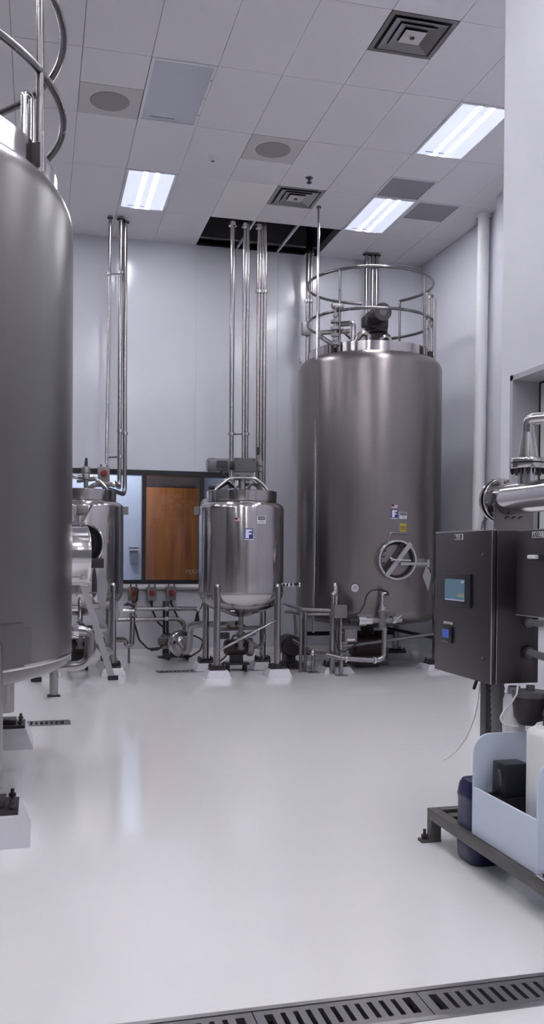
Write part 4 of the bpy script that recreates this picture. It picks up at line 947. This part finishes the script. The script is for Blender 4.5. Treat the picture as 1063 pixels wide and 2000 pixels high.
pu = thing('centrifugal_pump', 'stainless centrifugal pump on the floor beside the middle vessel', 'pump', (W(348, 1280, yp).x, yp, 0))
c = W(348, 1256, yp); Mp = Matrix.Translation(Vector((c.x, yp, c.z))) @ Matrix.Rotation(R(25), 4, 'Z') @ RX
MB().lathe([(0, .0), (.17, .0), (.185, .02), (.185, .08), (.17, .10), (.11, .11), (.10, .125)], 40, M=Mp).build('volute', 'polished', pu)
MB().lathe([(.10, .10), (.108, .15), (.09, .165), (.08, .15), (.07, .12), (0, .12)], 36, M=Mp).build('inlet_ring', 'polished', pu)
MB().lathe([(0, -.32), (.11, -.32), (.125, -.30), (.125, -.02), (0, -.02)], 28, M=Mp).build('motor', 'pipe_steel', pu)
a = W(318, 1252, yp+.1); MB().box((a.x, yp+.12, a.z), (.13, .12, .10), bevel=.008).build('terminal_box', 'box_grey', pu)
MB().tube([a+Vector((0, .05, -.06)), W(312, 1268, yp), W(295, 1270, yp+.2)], .014, 8, .05).build('power_lead', 'rubber', pu)
MB().box((c.x, yp+.12, .05), (.34, .32, .03)).build('base_plate', 'dark_iron', pu)
for sx_ in (-1, 1):
    for sy_ in (-1, 1): MB().cyl((c.x+sx_*.13, yp+.12+sy_*.12, 0), (c.x+sx_*.13, yp+.12+sy_*.12, .05), .018, 10).build('foot', 'dark_iron', pu)
MB().bb((c.x-.06, yp+.05, .065), (c.x+.06, yp+.25, c.z-.10)).build('bracket', 'dark_iron', pu)
sp = thing('transfer_pipe', 'S shaped steel pipe from the pump to the middle vessel', 'pipe', (W(370, 1275, 12.0).x, 12.0, .1))
MB().tube([W(352, 1256, 12.25), W(362, 1274, 12.1), W(370, 1270, 12.0), W(372, 1222, 11.9), W(392, 1219, 11.7), W(412, 1219, 11.5), (2.40, 11.0, .60)], .042, 16, .10).build('pipe', 'pipe_steel', sp)
pc = thing('floor_cable', 'black cable looping over the floor beside the pump', 'cable', (W(380, 1275, 12.3).x, 12.3, 0))
MB().tube([W(345, 1282, 12.4), W(368, 1285, 12.3), W(392, 1270, 12.3), W(398, 1250, 12.4), W(376, 1240, 12.5), W(365, 1235, 12.7)], .012, 8, .1).build('cable', 'rubber', pc)
# dark pump between the vessels and the right tank
dk = thing('floor_pump', 'dark pump set low behind the middle vessel and right tank', 'pump', (W(563, 1270, 11.5).x, 11.5, 0))
c = W(560, 1255, 11.5)
MB().lathe([(0, 0), (.12, 0), (.14, .02), (.14, .26), (.12, .28), (0, .28)], 28, M=Matrix.Translation(Vector((c.x, 11.5, c.z-.02))) @ RX).build('motor', 'dark_iron', dk)
MB().box((c.x, 11.4, .04), (.3, .34, .06)).build('base_plate', 'dark_iron', dk)
MB().bb((c.x-.06, 11.28, .06), (c.x+.06, 11.5, c.z-.1)).build('bracket', 'dark_iron', dk)
MB().tube([W(556, 1195, 11.7), W(575, 1194, 11.7), W(578, 1240, 11.7)], .02, 12, .06).build('pipe', 'dull_steel', dk)

# ------------------------------------------------------------------ skid with control cabinet on the right
def bolt(x, y, z, parent, h=.05):
    MB().lathe([(0, z+h), (.008, z+h), (.008, z+h*.45), (.017, z+h*.45), (.017, z+h*.1), (.012, z), (0, z)], 10, (x, y, 0)).build('bolt', 'dark_iron', parent)
SX0, SX1, SY0, SY1 = 1.935, 2.80, 2.15, 4.28; TB = .055; ZR = .165
sk = thing('skid_frame', 'dark square tube skid frame bolted to the floor on the right', 'frame', ((SX0+SX1)/2, (SY0+SY1)/2, 0))
for nm, a, b_ in (('r', (SX0, SY0, ZR-TB), (SX0+TB, SY1, ZR)), ('r', (SX1-TB, SY0, ZR-TB), (SX1, SY1, ZR)), ('r', (SX0+TB, SY1-TB, ZR-TB), (SX1-TB, SY1, ZR)), ('r', (SX0+TB, SY0, ZR-TB), (SX1-TB, SY0+TB, ZR)), ('r', (SX0+TB, 3.2, ZR-TB), (SX1-TB, 3.2+TB, ZR))):
    MB().bb(a, b_, bevel=.005).build('rail', 'skid_steel', sk)
for x, y in ((SX0, SY1-TB), (SX1-TB, SY1-TB), (SX0, SY0), (SX1-TB, SY0)):
    MB().bb((x, y, .014), (x+TB, y+TB, ZR-TB), bevel=.004).build('leg', 'skid_steel', sk)
    o_ = -1 if x == SX0 else 1
    MB().bb((x+(-.05 if o_ < 0 else 0), y, 0), (x+TB+(0 if o_ < 0 else .05), y+TB, .014)).build('foot_plate', 'skid_steel', sk)
    bolt(x-.025 if o_ < 0 else x+TB+.025, y+TB/2, .014, sk)
# pump tray of pale plastic sheet
def onx2(px, py, x): return onx(px, py, x)
TX0, TX1 = 1.955, 2.33; tb = onx2(922, 1628, TX0); TYF = tb.y; TYN = onx2(1050, 1722, TX0).y
TZ0 = ZR+.002; TZL = onx2(922, 1535, TX0).z; TZH = W(985, 1430, TYF).z
tr_ = thing('drip_tray', 'pale blue plastic drip tray with rounded tall ends on the skid', 'tray', ((TX0+TX1)/2, (TYF+TYN)/2, TZ0))
MB().bb((TX0, TYN+.0125, TZ0), (TX0+.012, TYF-.0125, TZL), bevel=.002).build('front_panel', 'tray_plastic', tr_)
MB().bb((TX1-.012, TYN+.0125, TZ0), (TX1, TYF-.0125, TZL+.05), bevel=.002).build('rear_panel', 'tray_plastic', tr_)
MB().bb((TX0+.0125, TYN+.0125, TZ0), (TX1-.0125, TYF-.0125, TZ0+.012)).build('floor_panel', 'tray_plastic', tr_)
def end_poly():
    w_ = TX1-TX0; h_ = TZH-TZ0; r_ = .085; pts = [(0, 0), (w_, 0), (w_, h_-r_)]
    pts += [(w_-r_+r_*math.cos(R(t_)), h_-r_+r_*math.sin(R(t_))) for t_ in range(10, 91, 10)]
    pts += [(r_+r_*math.cos(R(t_)), h_-r_+r_*math.sin(R(t_))) for t_ in range(90, 181, 10)]
    return pts
for y in (TYF-.012, TYN): MB().prism(end_poly(), .012, Matrix.Translation(Vector((TX0, y, TZ0)))).build('end_panel', 'tray_plastic', tr_)
q = MB(); q.box((TX0+.012, TYN-.045, TZ0+.006), (.05, .07, .012), bevel=.003); q.build('bracket', 'polished', tr_)
bolt(TX0+.012, TYN-.05, TZ0+.012, tr_, .02)
# canister
cx_, cy_ = 2.165, 3.44; zt = W(1045, 1420, cy_).z
cn = thing('chemical_canister', 'white round plastic canister standing in the drip tray', 'canister', (cx_, cy_, TZ0+.012))
rc = .135
MB().lathe([(0, TZ0+.013), (rc-.012, TZ0+.013), (rc, TZ0+.03), (rc, zt-.035), (rc-.008, zt-.02), (rc-.03, zt-.008), (rc-.055, zt), (.07, zt), (0, zt)], 56, (cx_, cy_, 0)).build('body', 'canister', cn)
MB().lathe([(.095, zt-.012), (.10, zt-.004), (.096, zt+.004), (.088, zt-.0)], 48, (cx_, cy_, 0)).build('shoulder_ring', 'canister', cn)
cap = MB().lathe([(0, zt+.03), (.06, zt+.03), (.068, zt+.024), (.068, zt), (0, zt)], 32, (cx_, cy_, 0)).build('cap', 'rubber', cn)
MB().tube([Vector((cx_+.02, cy_, zt+.03)), Vector((cx_+.03, cy_-.02, zt+.09)), Vector((cx_+.12, cy_-.06, zt+.16))], .007, 8, .03).build('dosing_tube', 'wire_white', cn)
# dosing pump behind the canister
px_, py_ = W(990, 1500, 3.72).x, 3.72
dpu = thing('dosing_pump', 'small black dosing pump in the tray behind the canister', 'pump', (px_, py_, TZ0+.012))
zb_ = W(985, 1557, 3.68).z; zt_ = W(985, 1492, 3.68).z
MB().bb((px_-.045, py_-.06, zb_), (px_+.08, py_+.05, zt_), bevel=.008).build('housing', 'black_plastic', dpu)
MB().bb((px_-.065, py_-.07, TZ0+.013), (px_+.09, py_+.06, zb_), bevel=.004).build('base', 'black_plastic', dpu)
MB().tube([(px_-.046, py_-.035, zb_+.05), (px_-.052, py_-.045, zb_+.09), (px_-.05, py_-.02, zt_-.03)], .005, 8, .03).build('dial_ring', 'grey_paint', dpu)
MB().tube([(px_-.05, py_, zb_+.02), (px_-.09, py_+.02, zb_-.01), (px_-.10, py_+.05, zb_-.03)], .007, 8, .03).build('lead', 'rubber', dpu)
# blue jug on the floor inside the frame
jx, jy = 2.065, 3.93
jg = thing('blue_jug', 'dark blue plastic jug on the floor behind the skid rail', 'jug', (jx, jy, 0))
zj = W(915, 1526, jy-.05).z
def rr_lathe(prof, rx, ry, c, n=40, p=4.):
    mb = MB(); vs = []; fs = []
    for k, (s_, z) in enumerate(prof):
        for i in range(n):
            a = 2*PI*i/n; ca, sa = math.cos(a), math.sin(a)
            d_ = (abs(ca)**p+abs(sa)**p)**(-1/p); vs.append((c[0]+rx*s_*ca*d_, c[1]+ry*s_*sa*d_, z))
    for k in range(len(prof)-1):
        for i in range(n): fs.append((k*n+i, k*n+(i+1) % n, (k+1)*n+(i+1) % n, (k+1)*n+i))
    fs += [list(range(n))[::-1], [(len(prof)-1)*n+i for i in range(n)]]
    return mb.add(vs, fs)
rr_lathe([(.88, .0), (.95, .015), (.97, .06), (1.0, .075), (1.0, .09), (.97, .10), (.97, zj-.10), (1.0, zj-.09), (1.0, zj-.075), (.97, zj-.065), (.92, zj-.03), (.80, zj-.008), (.5, zj)], .105, .105, (jx, jy)).build('body', 'blue_jug', jg)
MB().lathe([(.035, zj-.002), (.035, zj+.012), (.03, zj+.016), (0, zj+.016)], 24, (jx+.03, jy, 0)).build('cap', 'blue_jug', jg)
MB().tube([(jx-.05, jy, zj-.01), (jx-.045, jy, zj+.012), (jx, jy, zj+.014)], .008, 8, .01).build('handle', 'blue_jug', jg)
# control cabinet
KX0, KX1, KY0, KY1 = 2.05, 2.30, 3.84, 4.455; KZ1 = onx(960, 1035, KX0).z; KZ0 = onx(960, 1337, KX0).z
kb = thing('control_cabinet', 'dark stainless control cabinet with touch screen on the right', 'cabinet', ((KX0+KX1)/2, (KY0+KY1)/2, KZ0))
MB().bb((KX0+.028, KY0, KZ0), (KX1, KY1, KZ1), bevel=.006).build('body', 'cabinet_steel', kb)
dr_ = MB().bb((KX0, KY0-.002, KZ0-.003), (KX0+.022, KY1+.002, KZ1+.002), bevel=.004).build('door', 'cabinet_steel', kb)
q = MB(); q.bb((KX0-.001, KY0-.002, KZ1-.002), (KX0+.022, KY1+.002, KZ1+.004)); q.build('door_top_edge', 'cabinet_edge', dr_)
MB().bb((KX0+.022, KY0+.006, KZ0+.004), (KX0+.028, KY1-.006, KZ1-.004)).build('door_seal', 'rubber', kb)
MB().bb((KX0-.001, KY0-.004, KZ0), (KX0+.003, KY0-.001, KZ1)).build('door_edge', 'cabinet_edge', dr_)
MB().bb((KX0+.0275, KY0-.002, KZ0), (KX0+.031, KY0+.001, KZ1)).build('body_edge', 'cabinet_edge', kb)
Mf = Matrix(((0, 1, 0, KX0), (-1, 0, 0, 0), (0, 0, 1, 0), (0, 0, 0, 1)))      # local x -> -world y, local -y -> outwards (-x)
def face(mb): return mb.xf(Mf)
def fp(px, py): p_ = onx(px, py, KX0); return (-p_.y, p_.z)
def plate(px0, py0, px1, py1, t0, t1, bevel=0):
    a, b_ = fp(px0, py0), fp(px1, py1); return face(MB().bb((a[0], -t1, b_[1]), (b_[0], -t0, a[1]), bevel))
hm = plate(870, 1119, 922, 1188, 0, .012, .002).build('touch_screen', 'black_plastic', dr_, label='black bezelled touch screen')
plate(874, 1130, 912, 1174, .012, .0135).build('screen_glass', 'screen_teal', hm)
plate(874, 1168.5, 912, 1175, .0135, .0145).build('screen_bar', 'screen_pale', hm)
plate(899, 1159, 911.5, 1167, .0135, .0145).build('screen_field', 'screen_olive', hm)
plate(906, 1134, 911.5, 1139, .0135, .0145).build('screen_icon', 'screen_pale', hm)
ct = plate(866, 1222, 885, 1256, 0, .010, .002).build('temperature_controller', 'black_plastic', dr_, label='small black controller with blue display')
plate(868, 1228, 880, 1246, .010, .011).build('display', 'screen_blue', ct)
for k in range(4): plate(867.5+k*3.2, 1250.2+k*.6, 869.3+k*3.2, 1252.2+k*.6, .010, .0112).build('key', 'sticker_grey', ct)
lp = plate(868, 1213, 884.5, 1220.5, 0, .003).build('nameplate', 'sticker_white', dr_)
for k in range(2): plate(870, 1215+k*2.6, 882.5, 1216.3+k*2.6, .003, .0036).build('print_line', 'sticker_black', lp)
lp = plate(889, 1043.5, 905, 1054, 0, .003).build('nameplate', 'sticker_white', dr_)
plate(889.6, 1044.6, 903.5, 1053, .003, .004).build('nameplate_field', 'sticker_black', lp)
a = fp(896.5, 1048.8); face(text_mb('950', .032, Matrix.Translation(Vector((a[0], -.0045, a[1]))))).build('lettering', 'sticker_white', lp)
for px, py in ((944, 1083), (944, 1285)): 
    a = fp(px, py); face(MB().cyl((a[0], 0, a[1]), (a[0], -.004, a[1]), .009, 12)).build('door_lock', 'dull_steel', dr_)
MB().tube([onx(932, 1330, 2.09)+Vector((0, 0, .01)), onx(926, 1345, 2.09)], .008, 8).build('cable_gland', 'rubber', kb)
# second enclosure in front
EX0, EX1 = 2.12, 2.34; ea = onx(1010, 1037, EX0); EY1 = ea.y; EY0 = EY1-.42; EZ1 = ea.z; EZ0 = onx(1010, 1200, EX0).z
eb = thing('starter_box', 'dark steel enclosure with white lever switch at the right edge', 'cabinet', ((EX0+EX1)/2, (EY0+EY1)/2, EZ0))
MB().bb((EX0, EY0, EZ0), (EX1, EY1, EZ1), bevel=.006).build('body', 'cabinet_steel', eb)
MB().bb((EX0-.002, EY0, EZ1-.001), (EX0+.02, EY1, EZ1+.005)).build('top_edge', 'cabinet_edge', eb)
MB().bb((EX0-.001, EY0, EZ0-.004), (EX0+.02, EY1, EZ0+.001)).build('bottom_edge', 'cabinet_edge', eb)
Mf2 = Matrix(((0, 1, 0, EX0), (-1, 0, 0, 0), (0, 0, 1, 0), (0, 0, 0, 1)))
def plate2(px0, py0, px1, py1, t0, t1, bevel=0):
    a, b_ = onx(px0, py0, EX0), onx(px1, py1, EX0); return MB().bb((-a.y, -t1, b_.z), (-b_.y, -t0, a.z), bevel).xf(Mf2)
lp = plate2(1041, 1038.5, 1062.5, 1050, 0, .003).build('nameplate', 'sticker_white', eb)
plate2(1042, 1039.5, 1061, 1048.8, .003, .004).build('nameplate_field', 'sticker_black', lp)
a = onx(1051.5, 1044, EX0); text_mb('PD100', .030, Matrix.Translation(Vector((-a.y, -.0045, a.z)))).xf(Mf2).build('lettering', 'sticker_white', lp)
sw = plate2(1038, 1082, 1075, 1096, 0, .018, .003).build('lever_switch', 'black_plastic', eb)
plate2(1043, 1084, 1060, 1092, .018, .035, .006).build('lever', 'white_plastic', sw)
# brackets that carry both boxes on the post
ps = thing('cabinet_post', 'dark square post that carries the control cabinet', 'post', (2.20, 4.13, ZR))
MB().bb((2.165, 4.10, ZR), (2.225, 4.16, KZ0-.004), bevel=.004).build('post', 'skid_steel', ps)
MB().bb((2.12, 4.05, ZR), (2.27, 4.21, ZR+.012)).build('base_plate', 'skid_steel', ps)
MB().bb((SX0+TB, 4.10, ZR-TB), (SX1-TB, 4.16, ZR)).build('cross_member', 'skid_steel', ps)
MB().bb((2.345, 3.50, ZR-TB), (2.395, 3.55, EZ1-.05), bevel=.004).build('rear_post', 'skid_steel', ps)
# stub conduits between the boxes
for i, (py, rr_) in enumerate(((1215, .017), (1274, .018))):
    c = W(1030, py, KY0); t_ = thing('conduit', ('upper' if i == 0 else 'lower')+' grey conduit leaving the side of the control cabinet', 'conduit', (c.x, KY0, c.z), 'conduits at the cabinet side')
    MB().tube([Vector((c.x, KY0-.001, c.z)), Vector((c.x, KY0-.06, c.z)), Vector((c.x+.05, KY0-.12, c.z-.0 if i == 0 else c.z-.02)), Vector((c.x+.30, KY0-.14, c.z-.02*i))], rr_, 12, .05).build('pipe', 'hose_grey', t_)
    MB().cyl((c.x, KY0-.022, c.z), (c.x, KY0-.001, c.z), rr_*1.5, 14).build('lock_nut', 'dull_steel', t_)
# grey corrugated duct, white bottle and filter bowl under the cabinet
c0, c1 = W(972, 1338, 4.0), W(979, 1440, 3.93)
hz = thing('corrugated_duct', 'grey corrugated duct dropping from beneath the control cabinet', 'duct', (c1.x, c1.y, ZR))
prof = []
q = MB(); pts = []; rad = []
e0, e1 = Vector((c0.x, 4.0, KZ0-.002)), Vector((c1.x+.01, 3.95, TZ0+.02))
N = 46
for k in range(N+1): pts.append(e0.lerp(e1, k/N)); rad.append(.036 if k % 2 else .031)
q.tube(pts, rad, 16); q.build('duct', 'hose_grey', hz)
c = W(999, 1380, 3.85)
wb = thing('white_bottle', 'white plastic bottle behind the canister under the cabinet', 'bottle', (c.x+.02, 3.86, .18))
rr_lathe([(.8, ZR+.015), (1., ZR+.04), (1., c.z-.10), (.95, c.z+.03), (.8, c.z+.06)], .05, .045, (c.x+.02, 3.86), 28, 3).build('body', 'white_plastic', wb)
MB().lathe([(.03, c.z+.06), (.032, c.z+.075), (.028, c.z+.095), (0, c.z+.095)], 20, (c.x+.02, 3.86, 0)).build('cap', 'vent_grey', wb)
c = W(1036, 1385, 3.78)
fb = thing('filter_housing', 'dark rounded filter housing above the white canister', 'filter', (c.x, 3.78, .3))
MB().lathe([(0, c.z-.075), (.05, c.z-.07), (.075, c.z-.03), (.08, c.z+.02), (.08, c.z+.06), (.06, c.z+.07), (0, c.z+.07)], 32, (c.x, 3.78, 0)).build('bowl', 'dark_iron', fb)
MB().lathe([(.085, c.z+.06), (.085, c.z+.085), (0, c.z+.085)], 32, (c.x, 3.78, 0)).build('head', 'grey_paint', fb)
MB().tube([(c.x, 3.78, c.z+.08), (c.x, 3.78, KZ0-.001)], .02, 12).build('stem', 'dull_steel', fb)
q = MB(); q.prism([(0, 0), (.05, -.05), (.10, -.02), (.11, .09), (.04, .10)], .03, Matrix.Translation(Vector((c.x+.005, 3.66, c.z-.01)))); q.build('side_bracket', 'box_grey', fb)
# loose white wires
wv = thing('loose_wire', 'thin white wire dangling left of the cabinet post', 'wire', tuple(onx(868, 1484, 2.0)))
MB().tube([W(938, 1336, 4.05), W(935, 1365, 4.05), W(928, 1400, 4.05), W(912, 1440, 4.05), W(892, 1467, 4.05), W(868, 1484, 4.05)], .0032, 6, .1).build('wire', 'wire_white', wv)
wv = thing('loose_wire', 'pale looped tube between the cabinet underside and the canister', 'tube', (2.16, 3.75, .9))
MB().tube([W(1012, 1337, 3.8), W(1010, 1355, 3.75), W(1000, 1372, 3.7), W(985, 1388, 3.65), W(977, 1402, 3.62), W(983, 1414, 3.6), W(998, 1418, 3.58), W(1012, 1419, 3.57)], .0045, 8, .03).build('tube', 'wire_white', wv)

# ------------------------------------------------------------------ shell and tube exchanger above the cabinet
HX, HR = 2.36, .078; yf = 4.34; hz_ = W(1000, 975, 4.22).z
ex = thing('heat_exchanger', 'polished horizontal pipe shell with bolted flanges above the cabinet', 'heat exchanger', (HX, 3.7, KZ1))
MY = lambda y: Matrix.Translation(Vector((HX, y, hz_))) @ RX       # local z -> -y
MB().lathe([(0, 0), (HR, 0), (HR, .10), (HR, 1.6), (0, 1.6)], 48, M=MY(yf-.02)).build('shell', 'polished', ex)
fl = MB().lathe([(0, -.012), (.112, -.012), (.116, -.008), (.116, .014), (HR, .016)], 48, M=MY(yf)).build('end_flange', 'pipe_steel', ex)
MB().lathe([(HR, 0), (.112, 0), (.114, .008), (.112, .018), (HR, .022)], 48, M=MY(yf-.03)).build('end_flange', 'polished', ex)
for k in range(10):
    a = 2*PI*k/10+.2; x, z = HX+.097*math.cos(a), hz_+.097*math.sin(a)
    MB().cyl((x, yf-.066, z), (x, yf+.02, z), .009, 8).build('flange_bolt', 'dull_steel', ex)
by = 4.06
MB().cyl((HX, by, hz_+.05), (HX, by, hz_+.172), .046, 28).build('branch', 'polished', ex)
zf = W(1030, 905, by).z
lowf = MB().lathe([(.05, zf-.028), (.085, zf-.028), (.088, zf-.024), (.088, zf-.003), (0, zf-.003)], 40, (HX, by, 0)).build('branch_flange', 'polished', ex)
MB().lathe([(.082, zf-.003), (.082, zf+.003), (0, zf+.003)], 40, (HX, by, 0)).build('gasket', 'rubber', ex)
MB().lathe([(0, zf+.003), (.088, zf+.003), (.088, zf+.018), (.084, zf+.024), (.05, zf+.026)], 40, (HX, by, 0)).build('branch_flange', 'polished', ex)
for k in range(8):
    a = 2*PI*k/8+.3; x, y = HX+.073*math.cos(a), by+.073*math.sin(a)
    MB().lathe([(0, zf-.055), (.007, zf-.055), (.007, zf-.046), (.012, zf-.046), (.012, zf-.028), (0, zf-.028)], 8, (x, y, 0)).build('flange_bolt', 'dark_iron', ex)
zb_ = W(1030, 843, by).z; zt_ = W(1045, 820, by).z
MB().tube([(HX, by, zf+.024), (HX, by, zb_-.005)], [.052, .031], 28).build('reducer', 'polished', ex)
MB().tube([(HX, by, zb_-.01), (HX, by, zt_), (HX+.09, by-.12, zt_), (HX+.45, by-.6, zt_)], .030, 20, .07, 10).build('elbow', 'polished', ex)
MB().box((HX+.035, by-.045, hz_+.115), (.022, .004, .018)).build('tag', 'sticker_black', ex)
# saddle plate with cut marks
sd = thing('saddle_plate', 'grey steel saddle plate under the end of the pipe shell', 'bracket', (HX-.02, yf-.10, KZ1))
a, b_ = W(966, 1000, yf-.10), W(1042, 1034, yf-.10)
pts = [(a.x, KZ1+.006), (b_.x, KZ1+.006), (b_.x, hz_-.02)]+[(HX+.081*math.cos(R(t_)), hz_+.081*math.sin(R(t_))) for t_ in range(-10, -171, -16)]+[(a.x, hz_-.02)]
MB().prism([(p_[0]-HX, p_[1]) for p_ in pts], .008, Matrix.Translation(Vector((HX, yf-.10, 0)))).build('plate', 'dull_steel', sd)
for k in range(3):
    c = W(990+k*13, 1012, yf-.10); MB().tube([Vector((c.x-.01, yf-.103, c.z-.004)), Vector((c.x, yf-.103, c.z+.008)), Vector((c.x+.012, yf-.103, c.z+.004))], .0035, 6).build('mark', 'sticker_black', sd)
MB().bb((a.x, yf-.14, KZ1+.004), (b_.x, yf-.06, KZ1+.0065)).build('foot', 'dull_steel', sd)
# hose bib on the far wall
q0 = W(963, 945, 9.18); hb = thing('wall_tap', 'dark wall tap with pipe beside the white pilaster', 'tap', (5.42, 9.5, 1.6))
xh = 5.44
def ox_(px, py): return onx(px, py, xh)
MB().tube([ox_(966, 946)+Vector((.05, 0, 0)), ox_(958, 946), ox_(955, 955), ox_(954, 1002)], .022, 12, .04).build('pipe', 'dark_iron', hb)
MB().tube([ox_(954, 1000), ox_(953, 1012), ox_(944, 1018), ox_(940, 1040)], .012, 10, .05).build('hose_end', 'dull_steel', hb)
q = MB(); c = ox_(954, 965); q.cyl(c-Vector((0, 0, .02)), c+Vector((0, 0, .02)), .035, 14); q.build('valve', 'dark_iron', hb)
c = ox_(964, 944); MB().cyl(c-Vector((.02, 0, 0)), c+Vector((.05, 0, 0)), .05, 16).build('rose', 'dark_iron', hb)
